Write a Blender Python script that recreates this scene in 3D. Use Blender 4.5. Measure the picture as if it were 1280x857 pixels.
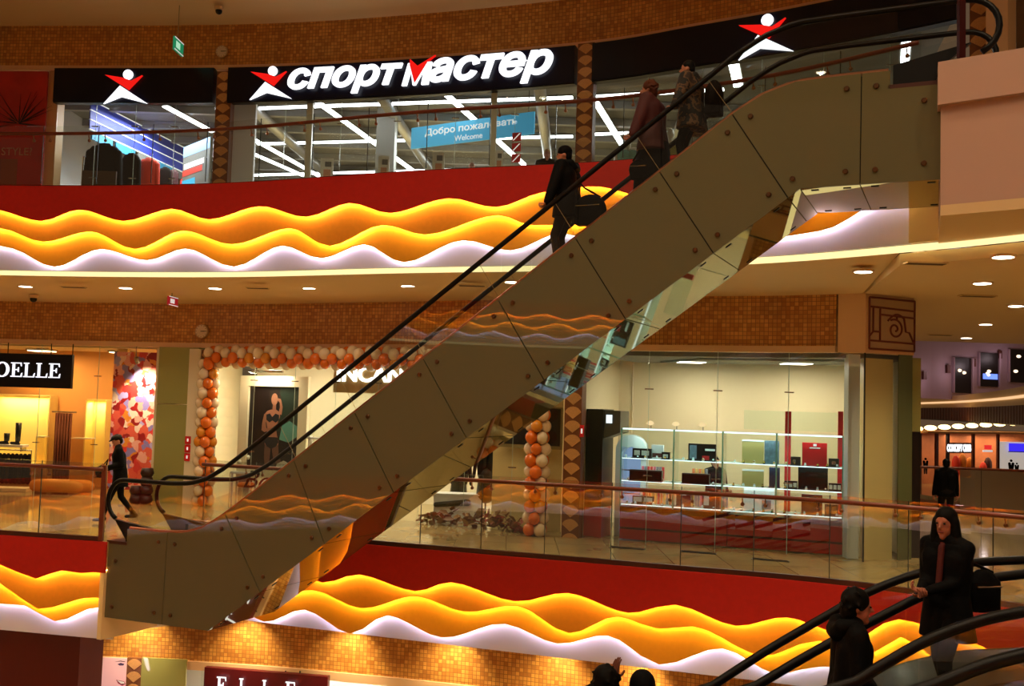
import bpy, bmesh, math, random
import numpy as np
from mathutils import Vector, Matrix
random.seed(7)
S = bpy.context.scene
COL = S.collection
for _o in list(bpy.data.objects): bpy.data.objects.remove(_o)

# ------------------------------------------------------------------ camera
F = 1244.0; EYE = 2.5
_th = math.atan2(74.3, F); _roll = 0.030
FW = Vector((0, math.cos(_th), math.sin(_th))); UP0 = Vector((0, -math.sin(_th), math.cos(_th)))
RT = Vector((1, 0, 0))*math.cos(_roll) + UP0*math.sin(_roll)
UP = UP0*math.cos(_roll) - Vector((1, 0, 0))*math.sin(_roll)
cam = bpy.data.cameras.new('camera'); camo = bpy.data.objects.new('camera', cam); COL.objects.link(camo)
m3 = Matrix((RT, UP, -FW)).transposed()
camo.matrix_world = Matrix.Translation((0, 0, EYE)) @ m3.to_4x4()
cam.sensor_width = 36; cam.lens = 36*F/1280; cam.clip_end = 300; cam.clip_start = .05
S.camera = camo
# ------------------------------------------------------------------ world, exposure
wd = bpy.data.worlds.new('world'); S.world = wd; wd.use_nodes = True
bgn = wd.node_tree.nodes['Background']; bgn.inputs[0].default_value = (1, .60, .33, 1); bgn.inputs[1].default_value = .10
S.view_settings.view_transform = 'Standard'; S.view_settings.look = 'None'; S.view_settings.gamma = 1
S.view_settings.use_curve_mapping = False; S.view_settings.exposure = 0.0
try:
    S.cycles.transparent_max_bounces = 28; S.cycles.max_bounces = 7; S.cycles.glossy_bounces = 4
    S.cycles.diffuse_bounces = 3; S.cycles.sample_clamp_indirect = 6.0
except Exception: pass

# ------------------------------------------------------------------ measuring helpers (photo pixel -> point on a real surface)
def ray(x, y): return FW + RT*((x-640)/F) - UP*((y-428.5)/F)
def at_z(x, y, z):
    r = ray(x, y); p = r*((z-EYE)/r.z); p.z += EYE; return p
def at_y(x, y, Y):
    r = ray(x, y); p = r*(Y/r.y); p.z += EYE; return p
def on_plane(x, y, p0, n):
    r = ray(x, y); q = Vector((p0[0], p0[1], p0[2]-EYE)); p = r*(q.dot(n)/r.dot(n)); p.z += EYE; return p
def on_poly(x, y, poly, off=0.0):
    if off: poly = offset(poly, off); off = 0.0
    r = ray(x, y); best = None; nseg = len(poly)-1
    for pas in (0, 1):
      for i, (a, b) in enumerate(zip(poly[:-1], poly[1:])):
        if best or (pas and i not in (0, nseg-1)): continue
        d = Vector((b[0]-a[0], b[1]-a[1])); n = Vector((d.y, -d.x)).normalized()
        a2 = Vector(a[:2]) + n*off; den = r.xy.dot(n)
        if abs(den) < 1e-9: continue
        t = a2.dot(n)/den; q = r*t; u = (q.xy-a2).dot(d)/d.dot(d)
        if t > 0 and (-0.02 <= u <= 1.02 or (pas and ((i == 0 and u < 0) or (i == nseg-1 and u > 1)))):
            p = q.copy(); p.z += EYE; best = (p, d.normalized())
    return best
def smooth_poly(pts, step=.2):
    P = [Vector(p) for p in pts]; P = [P[0]*2-P[1]] + P + [P[-1]*2-P[-2]]; out = []
    for i in range(1, len(P)-2):
        n = max(2, int((P[i+1]-P[i]).length/step))
        for k in range(n):
            t = k/n
            out.append(.5*((2*P[i]) + (P[i+1]-P[i-1])*t + (2*P[i-1]-5*P[i]+4*P[i+1]-P[i+2])*t*t + (3*P[i]-P[i-1]-3*P[i+1]+P[i+2])*t**3))
    out.append(P[-2]); return [(p.x, p.y) for p in out]
def arclen(poly):
    s = [0]
    for a, b in zip(poly[:-1], poly[1:]): s.append(s[-1]+math.hypot(b[0]-a[0], b[1]-a[1]))
    return s
def normals(poly):
    out = []
    for i in range(len(poly)):
        a = poly[max(i-1, 0)]; b = poly[min(i+1, len(poly)-1)]
        d = Vector((b[0]-a[0], b[1]-a[1])).normalized(); out.append((d.y, -d.x))
    return out
def offset(poly, o): return [(p[0]+n[0]*o, p[1]+n[1]*o) for p, n in zip(poly, normals(poly))]
def sub_poly(poly, x0, x1):
    """part of a left-to-right polyline between two x values, ends interpolated"""
    def at(x):
        for a, b in zip(poly[:-1], poly[1:]):
            if a[0] <= x <= b[0]:
                t = (x-a[0])/max(b[0]-a[0], 1e-9); return (x, a[1]+(b[1]-a[1])*t)
        return poly[0] if x < poly[0][0] else poly[-1]
    return [at(x0)] + [p for p in poly if x0+.02 < p[0] < x1-.02] + [at(x1)]
def pchip(xs, ys, x):
    xs = np.array(xs, float); ys = np.array(ys, float); h = np.diff(xs); dl = np.diff(ys)/h; n = len(xs); m = np.zeros(n)
    for i in range(1, n-1):
        if dl[i-1]*dl[i] > 0: m[i] = 2*dl[i-1]*dl[i]/(dl[i-1]+dl[i])
    m[0] = dl[0]; m[-1] = dl[-1]
    x = np.clip(np.array(x, float), xs[0], xs[-1]); k = np.clip(np.searchsorted(xs, x)-1, 0, n-2); t = (x-xs[k])/h[k]
    return ((2*t**3-3*t**2+1)*ys[k] + (t**3-2*t**2+t)*h[k]*m[k] + (-2*t**3+3*t**2)*ys[k+1] + (t**3-t**2)*h[k]*m[k+1])

# ------------------------------------------------------------------ materials
MATS = {}
def srgb(r, g, b):
    f = lambda c: (c/255/12.92 if c/255 <= .04045 else ((c/255+.055)/1.055)**2.4)
    return (f(r), f(g), f(b), 1)
def mat(name, col, rough=.5, metal=0, emit=None, estr=0, noise=0, nscale=8, bump=0, spec=.5, coat=0):
    if name in MATS: return MATS[name]
    m = bpy.data.materials.new(name); m.use_nodes = True; nt = m.node_tree; b = nt.nodes['Principled BSDF']
    b.inputs['Base Color'].default_value = col; b.inputs['Roughness'].default_value = rough; b.inputs['Metallic'].default_value = metal
    b.inputs['Specular IOR Level'].default_value = spec; b.inputs['Coat Weight'].default_value = coat
    if emit: b.inputs['Emission Color'].default_value = emit; b.inputs['Emission Strength'].default_value = estr
    if noise or bump:
        tc = nt.nodes.new('ShaderNodeTexCoord'); nz = nt.nodes.new('ShaderNodeTexNoise'); nz.inputs['Scale'].default_value = nscale; nz.inputs['Detail'].default_value = 4
        nt.links.new(tc.outputs['Object'], nz.inputs['Vector'])
        if noise:
            mx = nt.nodes.new('ShaderNodeMix'); mx.data_type = 'RGBA'
            mx.inputs[6].default_value = tuple(c*(1-noise) for c in col[:3])+(1,); mx.inputs[7].default_value = tuple(min(1, c*(1+noise)) for c in col[:3])+(1,)
            nt.links.new(nz.outputs['Fac'], mx.inputs[0]); nt.links.new(mx.outputs[2], b.inputs['Base Color'])
        if bump:
            bp = nt.nodes.new('ShaderNodeBump'); bp.inputs['Strength'].default_value = bump; bp.inputs['Distance'].default_value = .02
            nt.links.new(nz.outputs['Fac'], bp.inputs['Height']); nt.links.new(bp.outputs[0], b.inputs['Normal'])
    MATS[name] = m; return m
def emis(name, col, s):
    if name in MATS: return MATS[name]
    m = bpy.data.materials.new(name); m.use_nodes = True; nt = m.node_tree; nt.nodes.clear()
    o = nt.nodes.new('ShaderNodeOutputMaterial'); e = nt.nodes.new('ShaderNodeEmission'); e.inputs[0].default_value = col; e.inputs[1].default_value = s
    nt.links.new(e.outputs[0], o.inputs[0]); MATS[name] = m; return m
def glass(name, tint=(1, 1, 1), refl=1.0, rough=0.0, base=0.0):
    if name in MATS: return MATS[name]
    m = bpy.data.materials.new(name); m.use_nodes = True; nt = m.node_tree; nt.nodes.clear()
    o = nt.nodes.new('ShaderNodeOutputMaterial'); tr = nt.nodes.new('ShaderNodeBsdfTransparent'); tr.inputs[0].default_value = tint+(1,)
    gl = nt.nodes.new('ShaderNodeBsdfGlossy'); gl.inputs['Roughness'].default_value = rough
    fr = nt.nodes.new('ShaderNodeLayerWeight'); fr.inputs['Blend'].default_value = .5
    pw = nt.nodes.new('ShaderNodeMath'); pw.operation = 'POWER'; pw.inputs[1].default_value = 5; nt.links.new(fr.outputs['Facing'], pw.inputs[0])
    ma = nt.nodes.new('ShaderNodeMath'); ma.operation = 'MULTIPLY_ADD'; ma.inputs[1].default_value = .9; ma.inputs[2].default_value = .04*refl+base; ma.use_clamp = True
    mx = nt.nodes.new('ShaderNodeMixShader'); nt.links.new(pw.outputs[0], ma.inputs[0]); nt.links.new(ma.outputs[0], mx.inputs[0])
    nt.links.new(tr.outputs[0], mx.inputs[1]); nt.links.new(gl.outputs[0], mx.inputs[2]); nt.links.new(mx.outputs[0], o.inputs[0])
    MATS[name] = m; return m
def tiles(name, c1, c2, mort, size=.075, rough=.35, msize=.008):
    if name in MATS: return MATS[name]
    m = mat(name, c1, rough); nt = m.node_tree; b = nt.nodes['Principled BSDF']
    uv = nt.nodes.new('ShaderNodeUVMap'); br = nt.nodes.new('ShaderNodeTexBrick'); br.offset = 0; br.squash = 1
    br.inputs['Scale'].default_value = 1; br.inputs['Brick Width'].default_value = size; br.inputs['Row Height'].default_value = size
    br.inputs['Mortar Size'].default_value = msize; br.inputs['Mortar Smooth'].default_value = .2
    br.inputs['Color1'].default_value = c1; br.inputs['Color2'].default_value = c2; br.inputs['Mortar'].default_value = mort
    nz = nt.nodes.new('ShaderNodeTexNoise'); nz.inputs['Scale'].default_value = 1.6; nz.inputs['Detail'].default_value = 6
    hs = nt.nodes.new('ShaderNodeHueSaturation'); mr = nt.nodes.new('ShaderNodeMapRange'); mr.inputs[3].default_value = .7; mr.inputs[4].default_value = 1.3
    nt.links.new(uv.outputs[0], br.inputs['Vector']); nt.links.new(uv.outputs[0], nz.inputs['Vector']); nt.links.new(nz.outputs['Fac'], mr.inputs[0])
    nt.links.new(mr.outputs[0], hs.inputs['Value']); nt.links.new(br.outputs['Color'], hs.inputs['Color']); nt.links.new(hs.outputs[0], b.inputs['Base Color'])
    bp = nt.nodes.new('ShaderNodeBump'); bp.inputs['Strength'].default_value = .4; bp.inputs['Distance'].default_value = .004; bp.invert = True
    nt.links.new(br.outputs['Fac'], bp.inputs['Height']); nt.links.new(bp.outputs[0], b.inputs['Normal'])
    return m
M_RED = mat('red_paint', srgb(206, 28, 10), .75, noise=.12, nscale=12)
M_ORANGE = mat('orange_paint', srgb(246, 150, 14), .75, noise=.08, nscale=14)
M_YELLOW = mat('yellow_paint', srgb(248, 162, 16), .75, noise=.06, nscale=14)
M_WHITE = mat('white_paint', srgb(232, 226, 226), .75)
M_CREAM = mat('cream_plaster', srgb(232, 205, 160), .8)
M_BLOCK = mat('pale_plaster', srgb(205, 165, 145), .8)
M_SOFFIT = mat('soffit_plaster', srgb(240, 206, 150), .7)
M_TRIM = mat('trim_cream', srgb(232, 190, 140), .55)
M_MOSAIC = tiles('mosaic', srgb(222, 162, 74), srgb(178, 112, 42), srgb(150, 95, 40), msize=.006)
M_FLOOR = tiles('polished_stone_floor', srgb(188, 160, 106), srgb(178, 150, 96), srgb(150, 122, 74), .9, .07, .008)
M_BLACK = mat('black_plastic', (.003, .003, .003, 1), .35, spec=.3)
M_RUBBER = mat('black_rubber', (.003, .003, .003, 1), .38, spec=.25)
M_NAVY = mat('navy_sign', (.001, .002, .012, 1), .3, spec=.3)
M_STEEL = mat('brushed_steel', (.45, .43, .40, 1), .25, 1)
M_COPPER = mat('copper_trim', (.42, .19, .10, 1), .3, 1)
M_WOOD = mat('handrail_wood', srgb(110, 45, 22), .35, noise=.2, nscale=20)
M_CLAD = mat('olive_glass_cladding', srgb(110, 104, 74), .012, spec=.6)
M_MIRROR = mat('mirror_cladding', (.30, .29, .13, 1), .03, .75)
M_GLASS = glass('clear_glass', (.95, .97, .95), 1.3, 0, .0)
M_GLASSL = glass('reflective_glass', (.94, .96, .94), 2.8, 0, .0)
M_GLASS2 = glass('shop_glass', (.96, .98, .96), .8, 0, .0)
M_GLASSE = glass('case_glass', (.93, .99, .97), .8)
M_GREEN = mat('green_glass_panel', srgb(160, 158, 92), .06)
M_LEDY = emis('led_yellow', (1, .74, .24, 1), 60)
M_LEDW = emis('led_white', (.60, .65, 1, 1), 34)
M_LEDC = emis('led_cream_line', (1, .80, .36, 1), 1.35)
M_LAMP = emis('downlight_lamp', (1, .88, .68, 1), 14)
M_TUBE = emis('fluorescent_tube', (.93, .94, 1, 1), 9)
M_LETTER = emis('white_sign_letter', (.95, .95, 1, 1), 1.6)
M_LETTERR = emis('red_sign_letter', (.9, .012, .008, 1), 1.0)

# ------------------------------------------------------------------ object helpers
LOCAL = set()      # things whose parts are modelled around the thing's own origin
def link(o, parent=None):
    COL.objects.link(o)
    if parent is not None:
        o.parent = parent
        if parent.name not in LOCAL: o.matrix_parent_inverse = parent.matrix_basis.inverted()
    return o
def tag(o, label=None, cat=None, group=None, kind=None):
    if label: o['label'] = label
    if cat: o['category'] = cat
    if group: o['group'] = group
    if kind: o['kind'] = kind
    return o
def thing(name, label, cat, loc=(0, 0, 0), rz=0, group=None, kind=None, local=False):
    o = bpy.data.objects.new(name, None); link(o)
    if local: LOCAL.add(o.name)
    o.location = loc; o.rotation_euler = (0, 0, rz); o.empty_display_size = .2
    return tag(o, label, cat, group, kind)
def mesh_obj(name, verts, faces, m, parent=None, uvs=None, smooth=False):
    me = bpy.data.meshes.new(name); me.from_pydata([tuple(v) for v in verts], [], faces)
    for mm in (m if isinstance(m, (list, tuple)) else [m]): me.materials.append(mm)
    if uvs is not None:
        ul = me.uv_layers.new(name='UVMap')
        for l in me.loops: ul.data[l.index].uv = uvs[l.vertex_index]
    if smooth: me.polygons.foreach_set('use_smooth', [True]*len(me.polygons))
    me.update(); o = bpy.data.objects.new(name, me)
    return link(o, parent)
class MB:
    """mesh builder: collects shapes into one mesh"""
    def __init__(s): s.v = []; s.f = []; s.uv = []; s.mi = []; s.cur = 0
    def add(s, vs, fs, uv=None):
        k = len(s.v); s.v += [tuple(v) for v in vs]; s.f += [tuple(i+k for i in f) for f in fs]; s.mi += [s.cur]*len(fs)
        s.uv += list(uv) if uv else [(v[0], v[2]) for v in vs]; return s
    def box(s, c, d, R=None):
        vs = []
        for x in (-1, 1):
            for y in (-1, 1):
                for z in (-1, 1):
                    p = Vector((x*d[0]/2, y*d[1]/2, z*d[2]/2))
                    if R is not None: p = R @ p
                    vs.append(p+Vector(c))
        return s.add(vs, [(0, 1, 3, 2), (4, 6, 7, 5), (0, 4, 5, 1), (2, 3, 7, 6), (0, 2, 6, 4), (1, 5, 7, 3)])
    def prism(s, poly, z0, z1):
        n = len(poly); vs = [(p[0], p[1], z0) for p in poly]+[(p[0], p[1], z1) for p in poly]
        fs = [tuple(range(n-1, -1, -1)), tuple(range(n, 2*n))]+[(i, (i+1) % n, n+(i+1) % n, n+i) for i in range(n)]
        return s.add(vs, fs, [(p[0], p[1]) for p in poly]*2)
    def slab(s, pts, nrm):
        """planar 3D outline extruded along nrm"""
        n = len(pts); N = Vector(nrm); vs = [Vector(p) for p in pts]+[Vector(p)+N for p in pts]
        fs = [tuple(range(n-1, -1, -1)), tuple(range(n, 2*n))]+[(i, (i+1) % n, n+(i+1) % n, n+i) for i in range(n)]
        return s.add(vs, fs)
    def tube(s, pts, r, k=8, cap=True, sx=1.0):
        pts = [Vector(p) for p in pts]; rr = r if isinstance(r, (list, tuple)) else [r]*len(pts); vs = []; ref = None
        for i, p in enumerate(pts):
            d = (pts[min(i+1, len(pts)-1)]-pts[max(i-1, 0)]).normalized()
            if ref is None:
                ref = Vector((0, 0, 1)) if abs(d.z) < .9 else Vector((1, 0, 0))
            a = (ref - d*ref.dot(d)).normalized(); ref = a; b = d.cross(a)
            for j in range(k):
                t = 2*math.pi*j/k; vs.append(p+(a*math.cos(t)+b*math.sin(t)*sx)*rr[i])
        fs = [(i*k+j, i*k+(j+1) % k, (i+1)*k+(j+1) % k, (i+1)*k+j) for i in range(len(pts)-1) for j in range(k)]
        if cap: fs += [tuple(range(k-1, -1, -1)), tuple(range((len(pts)-1)*k, len(pts)*k))]
        return s.add(vs, fs)
    def ball(s, c, r, nu=10, nv=6, R=None):
        r = r if isinstance(r, (list, tuple)) else (r, r, r); vs = []; c = Vector(c)
        for i in range(nv+1):
            ph = math.pi*i/nv
            for j in range(nu):
                t = 2*math.pi*j/nu; p = Vector((r[0]*math.sin(ph)*math.cos(t), r[1]*math.sin(ph)*math.sin(t), r[2]*math.cos(ph)))
                if R is not None: p = R @ p
                vs.append(c+p)
        return s.add(vs, [(i*nu+j, (i+1)*nu+j, (i+1)*nu+(j+1) % nu, i*nu+(j+1) % nu) for i in range(nv) for j in range(nu)])
    def caps(s, p0, p1, r0, r1, k=10):
        p0 = Vector(p0); p1 = Vector(p1); d = (p1-p0); L = d.length; d = d.normalized() if L > 1e-6 else Vector((0, 0, 1)); pts = []; rr = []
        for t in (0.02, .3, .6, .85): pts.append(p0-d*r0*math.cos(t*math.pi/2)); rr.append(r0*math.sin(t*math.pi/2))
        pts.append(p0); rr.append(r0); pts.append(p1); rr.append(r1)
        for t in (.85, .6, .3, .02): pts.append(p1+d*r1*math.cos(t*math.pi/2)); rr.append(r1*math.sin(t*math.pi/2))
        return s.tube(pts, rr, k)
    def lathe(s, c, prof, k=16):
        vs = []; c = Vector(c)
        for r, z in prof:
            for j in range(k): t = 2*math.pi*j/k; vs.append(c+Vector((r*math.cos(t), r*math.sin(t), z)))
        fs = [(i*k+j, i*k+(j+1) % k, (i+1)*k+(j+1) % k, (i+1)*k+j) for i in range(len(prof)-1) for j in range(k)]
        fs += [tuple(range(k-1, -1, -1)), tuple(range((len(prof)-1)*k, len(prof)*k))]
        return s.add(vs, fs)
    def strip(s, poly, z0, z1, th=.04, uv0=0):
        """wall strip along a plan polyline (front face on the polyline, thickness behind); z0/z1 numbers or lists"""
        n = len(poly); a0 = z0 if isinstance(z0, (list, tuple, np.ndarray)) else [z0]*n; a1 = z1 if isinstance(z1, (list, tuple, np.ndarray)) else [z1]*n
        bk = offset(poly, -th); sl = arclen(poly); vs = []; uv = []; fs = []
        for i in range(n):
            vs += [(poly[i][0], poly[i][1], a0[i]), (poly[i][0], poly[i][1], a1[i]), (bk[i][0], bk[i][1], a1[i]), (bk[i][0], bk[i][1], a0[i])]
            uv += [(uv0+sl[i], a0[i]), (uv0+sl[i], a1[i]), (uv0+sl[i], a1[i]+th), (uv0+sl[i], a0[i]-th)]
        for i in range(n-1):
            k = 4*i
            for j in range(4): fs.append((k+j, k+4+j, k+4+(j+1) % 4, k+(j+1) % 4))
        fs += [(0, 1, 2, 3), (4*n-1, 4*n-2, 4*n-3, 4*n-4)]
        return s.add(vs, fs, uv)
    def make(s, name, m, parent=None, smooth=False):
        o = mesh_obj(name, s.v, s.f, m, parent, s.uv, smooth)
        if len(o.data.materials) > 1: o.data.polygons.foreach_set('material_index', s.mi)
        return o
def copy_tree(o, parent=None):
    c = o.copy(); COL.objects.link(c)
    if parent is not None: c.parent = parent; c.matrix_parent_inverse = o.matrix_parent_inverse.copy()
    for ch in list(o.children): copy_tree(ch, c)
    return c
def frame_mat(o, t, up=(0, 0, 1)):
    """local x along t, local y up, local z towards the viewer side"""
    X = Vector((t[0], t[1], t[2] if len(t) > 2 else 0)).normalized(); Y = Vector(up); Z = X.cross(Y).normalized(); Y = Z.cross(X)
    M = Matrix((X, Y, Z)).transposed().to_4x4(); M.translation = Vector(o); return M
_txt = {}
def text_mesh(body, extrude=.01, shear=0, bold=0, spacing=1.0):
    cu = bpy.data.curves.new('t', 'FONT'); cu.body = body; cu.size = 1; cu.extrude = extrude; cu.shear = shear; cu.bevel_depth = max(bold, 0); cu.bevel_resolution = 0; cu.space_character = spacing; cu.resolution_u = 4
    o = bpy.data.objects.new('t', cu); COL.objects.link(o); dg = bpy.context.evaluated_depsgraph_get()
    me = bpy.data.meshes.new_from_object(o.evaluated_get(dg)); bpy.data.objects.remove(o); bpy.data.curves.remove(cu); return me
def place_text(name, body, A, t, w, h, m, parent=None, extrude=.02, shear=0, bold=0, spacing=1.0):
    """text whose lower-left is A, running along t, scaled to width w and height h (metres), extruded towards the viewer"""
    me = text_mesh(body, .5, shear, bold, spacing); co = np.array([v.co[:] for v in me.vertices]); lo = co.min(0); hi = co.max(0)
    co = (co-lo)/(hi-lo)*np.array([w, h, extrude]); M = frame_mat(A, t)
    for v, c in zip(me.vertices, co): v.co = M @ Vector(c)
    me.materials.clear(); me.materials.append(m); me.name = name; o = bpy.data.objects.new(name, me); return link(o, parent)
def flat_poly(mb, A, t, pts, depth=.02):
    M = frame_mat(A, t); n = M.to_3x3() @ Vector((0, 0, depth)); P = [M @ Vector((p[0], p[1], 0)) for p in pts]; mb.slab(P, n); return mb
def area_light(name, loc, size, power, col=(1, .9, .75), rot=(0, 0, 0), sy=None, parent=None, spread=None):
    l = bpy.data.lights.new(name, 'AREA'); l.energy = power; l.color = col; l.size = size
    if sy: l.shape = 'RECTANGLE'; l.size_y = sy
    if spread: l.spread = spread
    o = bpy.data.objects.new(name, l); link(o, parent); o.location = loc; o.rotation_euler = rot; return o
def spot(name, loc, power, col=(1, .85, .6), angle=70, rot=(0, 0, 0), blend=.6, parent=None):
    l = bpy.data.lights.new(name, 'SPOT'); l.energy = power; l.color = col; l.spot_size = math.radians(angle); l.spot_blend = blend; l.shadow_soft_size = .06
    o = bpy.data.objects.new(name, l); link(o, parent); o.location = loc; o.rotation_euler = rot; return o

# =================================================================== STRUCTURE
Z3 = 6.42; Z1 = -6.42
EU = smooth_poly([(-22, 18.6), (-18, 19.3), (-14, 19.5), (-10.1, 19.2), (-7.5, 18.85), (-5.1, 18.25), (-2.0, 17.0), (.7, 16.1), (2.0, 15.55), (3.7, 14.5), (5.0, 13.3), (6.15, 11.95), (7.5, 9.8), (8.3, 7.5)])
BUMP = [(-22, 20.0), (-18, 19.15), (-14, 18.28), (-8.6, 17.06), (-6.6, 16.62)]
EL = smooth_poly([(-5.75, 18.45), (-5.1, 18.2), (-2.05, 17.1), (2.09, 15.65), (4.35, 14.85), (5.7, 14.0), (6.76, 13.11), (8.2, 11.4), (9.6, 9.4)])
W2 = smooth_poly([(-20, 23.9), (-16, 23.9), (-12.2, 23.6), (-9.5, 23.2), (-6.2, 22.5), (-2.7, 21.0), (.2, 19.5), (2.0, 18.6), (4.6, 17.7), (6.0, 16.93)], .4)
W3 = smooth_poly([(-20, 23.0), (-16, 23.1), (-12.1, 22.8), (-6.4, 22.25), (-2.5, 21.4), (1.45, 20.1), (3.4, 19.0), (5.1, 17.95), (7.3, 16.3), (9.5, 14.0)], .4)
W1 = smooth_poly([(-16, 20.6), (-8.3, 20.05), (-5.4, 19.8), (-3.6, 19.5), (0, 18.6), (3, 17.4), (6.5, 15.6)], .4)

# ---- floors and slabs
far_edge = [(9.0, 26.5), (22, 26.5)]
fl2 = offset(BUMP, -.06) + offset(EL, -.06) + [(11, 9.4), (30, 9.4), (30, 26.5), (-22, 26.5)]
tag(MB().prism(fl2, -.25, 0).make('floor', M_FLOOR), 'polished beige stone floor of the middle gallery and its shops', 'floor', kind='structure')
fl3 = offset(EU, -.06) + [(20, 7.5), (20, 32), (-22, 32)]
tag(MB().prism(fl3, Z3-.25, Z3).make('floor', M_FLOOR), 'upper gallery floor carrying the sports shop', 'floor', kind='structure')
tag(MB().prism([(-25, 27), (-25, -12), (25, -12), (25, 27)], Z1-.25, Z1).make('floor', M_FLOOR), 'ground floor at the bottom of the atrium', 'floor', kind='structure')
# ---- soffit under the upper gallery: slopes from the fascia down to the shop wall, then on into the right-hand hall
def sheet(poly_a, poly_b, za, zb, name, m, th=.08, n=90):
    def res(P):
        s = arclen(P); return [(float(np.interp(t, s, [p[0] for p in P])), float(np.interp(t, s, [p[1] for p in P]))) for t in np.linspace(0, s[-1], n)]
    A = res(poly_a); B = res(poly_b); vs = []; fs = []
    for a, b in zip(A, B): vs += [(a[0], a[1], za), (b[0], b[1], zb), (b[0], b[1], zb+th), (a[0], a[1], za+th)]
    for i in range(n-1):
        for j in range(4): fs.append((4*i+j, 4*i+4+j, 4*i+4+(j+1) % 4, 4*i+(j+1) % 4))
    fs += [(0, 1, 2, 3), (4*n-1, 4*n-2, 4*n-3, 4*n-4)]
    return mesh_obj(name, vs, fs, m)
EUi = offset(EU, -.42)
sof_a = [p for p in EUi if p[0] < 6.0]; 
tag(sheet(sub_poly(EUi, -20, 5.3), sub_poly(offset(W2, .0), -20, 5.98), 4.72, 4.54, 'ceiling', M_SOFFIT), 'cream soffit with downlights under the upper gallery', 'ceiling', kind='structure')
hall = [(5.3, 4.72, None)]
hv = []
_e = [p for p in EUi if p[0] >= 5.3]
hallpoly = [(_e[0][0], _e[0][1])] + _e + [(14, 7.0), (22, 12), (22, 27.5), (9.4, 27.5), (6.0, 16.9)]
tag(MB().prism(hallpoly, 4.54, 4.70).make('ceiling', M_SOFFIT), 'cream ceiling with downlights over the hall right of the watch shop', 'ceiling', kind='structure')
# soffit below middle gallery and ceiling above upper gallery
tag(MB().prism([(p[0], p[1]) for p in offset(EL, -.55)] + [(9, 18), (-6, 24)], -1.62, -1.50).make('ceiling', M_CREAM), 'cream soffit under the middle gallery', 'ceiling', kind='structure')
bump_in = [(-22, 20.5), (-14, 18.78), (-8.75, 17.58), (-6.72, 17.12), (-5.45, 18.35), (-5.3, 24), (-22, 24)]
tag(MB().prism(bump_in, -1.62, -1.50).make('ceiling', M_WHITE), 'white soffit under the escalator landing', 'ceiling', kind='structure')
TOP_IN = offset(W3, 3.2)
tag(sheet(sub_poly(offset(W3, 2.3), -19, 8.5), sub_poly(W3, -19, 9.3), 11.25, 10.92, 'ceiling', M_SOFFIT), 'cream curved ceiling over the upper gallery', 'ceiling', kind='structure')
tag(sheet(sub_poly(offset(W3, 7.5), -16, 7.5), sub_poly(offset(W3, 2.3), -19, 8.5), 11.6, 11.30, 'ceiling', M_SOFFIT), 'cream outer ceiling ring above the atrium edge', 'ceiling', kind='structure')

# ---- wave fascias
def wave_table(px_pts, poly, off):
    s = arclen(poly); out = []
    for x, y in px_pts:
        r = on_poly(x, y, poly, off)
        if r is None: continue
        p = r[0]; k = min(range(len(poly)), key=lambda i: (poly[i][0]-p.x)**2+(poly[i][1]-p.y)**2); out.append((s[k], p.z))
    out.sort(); o2 = [out[0]]
    for q in out[1:]:
        if q[0]-o2[-1][0] > .05: o2.append(q)
    return o2
def extend(tab, s0, s1, phase, zc, amp=.11, wl=1.75):
    t = list(tab); a = tab[0][0]; b = tab[-1][0]; k = 1
    while a-k*wl/2 > s0: t.insert(0, (a-k*wl/2, zc+amp*(1 if (k+phase) % 2 else -1))); k += 1
    k = 1
    while b+k*wl/2 < s1: t.append((b+k*wl/2, zc+amp*(1 if (k+phase) % 2 else -1))); k += 1
    return t
def fascia(name, label, poly, ztop, zbot, waves, red_top=True, line=True, ends=0):
    """red panel proud, then three recessed wavy panels, each lit by a strip hidden behind the lip above it"""
    root = thing(name, label, 'fascia', (poly[0][0], poly[0][1], zbot), kind='structure')
    s = arclen(poly); offs = [0, -.10, -.20, -.30]; names = ['red_panel', 'upper_wave_panel', 'middle_wave_panel', 'lower_wave_panel']
    mats = [M_RED, M_ORANGE, M_YELLOW, M_WHITE]; zs = [np.full(len(s), ztop)]
    for w in waves: zs.append(pchip([q[0] for q in w], [q[1] for q in w], s))
    zs.append(np.full(len(s), zbot))
    for i in range(4):
        P = offset(poly, offs[i]); up = zs[i]+(0 if i == 0 else .10); up = np.minimum(up, ztop); lo = np.minimum(zs[i+1], up-.02)
        lo = np.maximum(lo, zbot+.004*(4-i))
        MB().strip(P, list(lo), list(up), .035).make(names[i], mats[i], root, True).data.shade_flat()
    for i in range(3):   # light strips: ribbons facing down into each recess
        A = offset(poly, offs[i]-(.058 if i == 2 else .05)); B = offset(poly, offs[i]-.094); z = zs[i+1]+.036; vs = []; fs = []
        for k in range(len(s)): vs += [(A[k][0], A[k][1], z[k]), (B[k][0], B[k][1], z[k])]
        for k in range(len(s)-1): fs.append((2*k, 2*k+1, 2*k+3, 2*k+2))
        mesh_obj('led_strip', vs, fs, M_LEDY if i < 2 else M_LEDW, root)
    if line:
        MB().strip(offset(poly, -.33), zbot-.085, zbot-.003, .10).make('led_line', M_LEDC, root)
    return root
u1 = [(0, 263), (50, 277), (106, 263), (160, 277), (218, 262), (266, 275), (323, 259), (384, 272), (443, 254.5), (496, 267), (560, 249), (620, 260), (678, 242)]
u2 = [(0, 286), (59, 303), (112, 290), (171, 312), (232, 289), (297, 306), (362, 286), (418, 308), (482, 282), (538, 294), (617, 270), (667, 282)]
u3 = [(14, 311.5), (70, 334), (132, 312), (182, 326), (232, 311.5), (291, 334), (353, 308), (404, 323.6), (460, 306), (513, 328.6), (585.6, 301), (636, 314)]
EUs = sub_poly(EU, -16, 5.15); sl = arclen(EUs)
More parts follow.
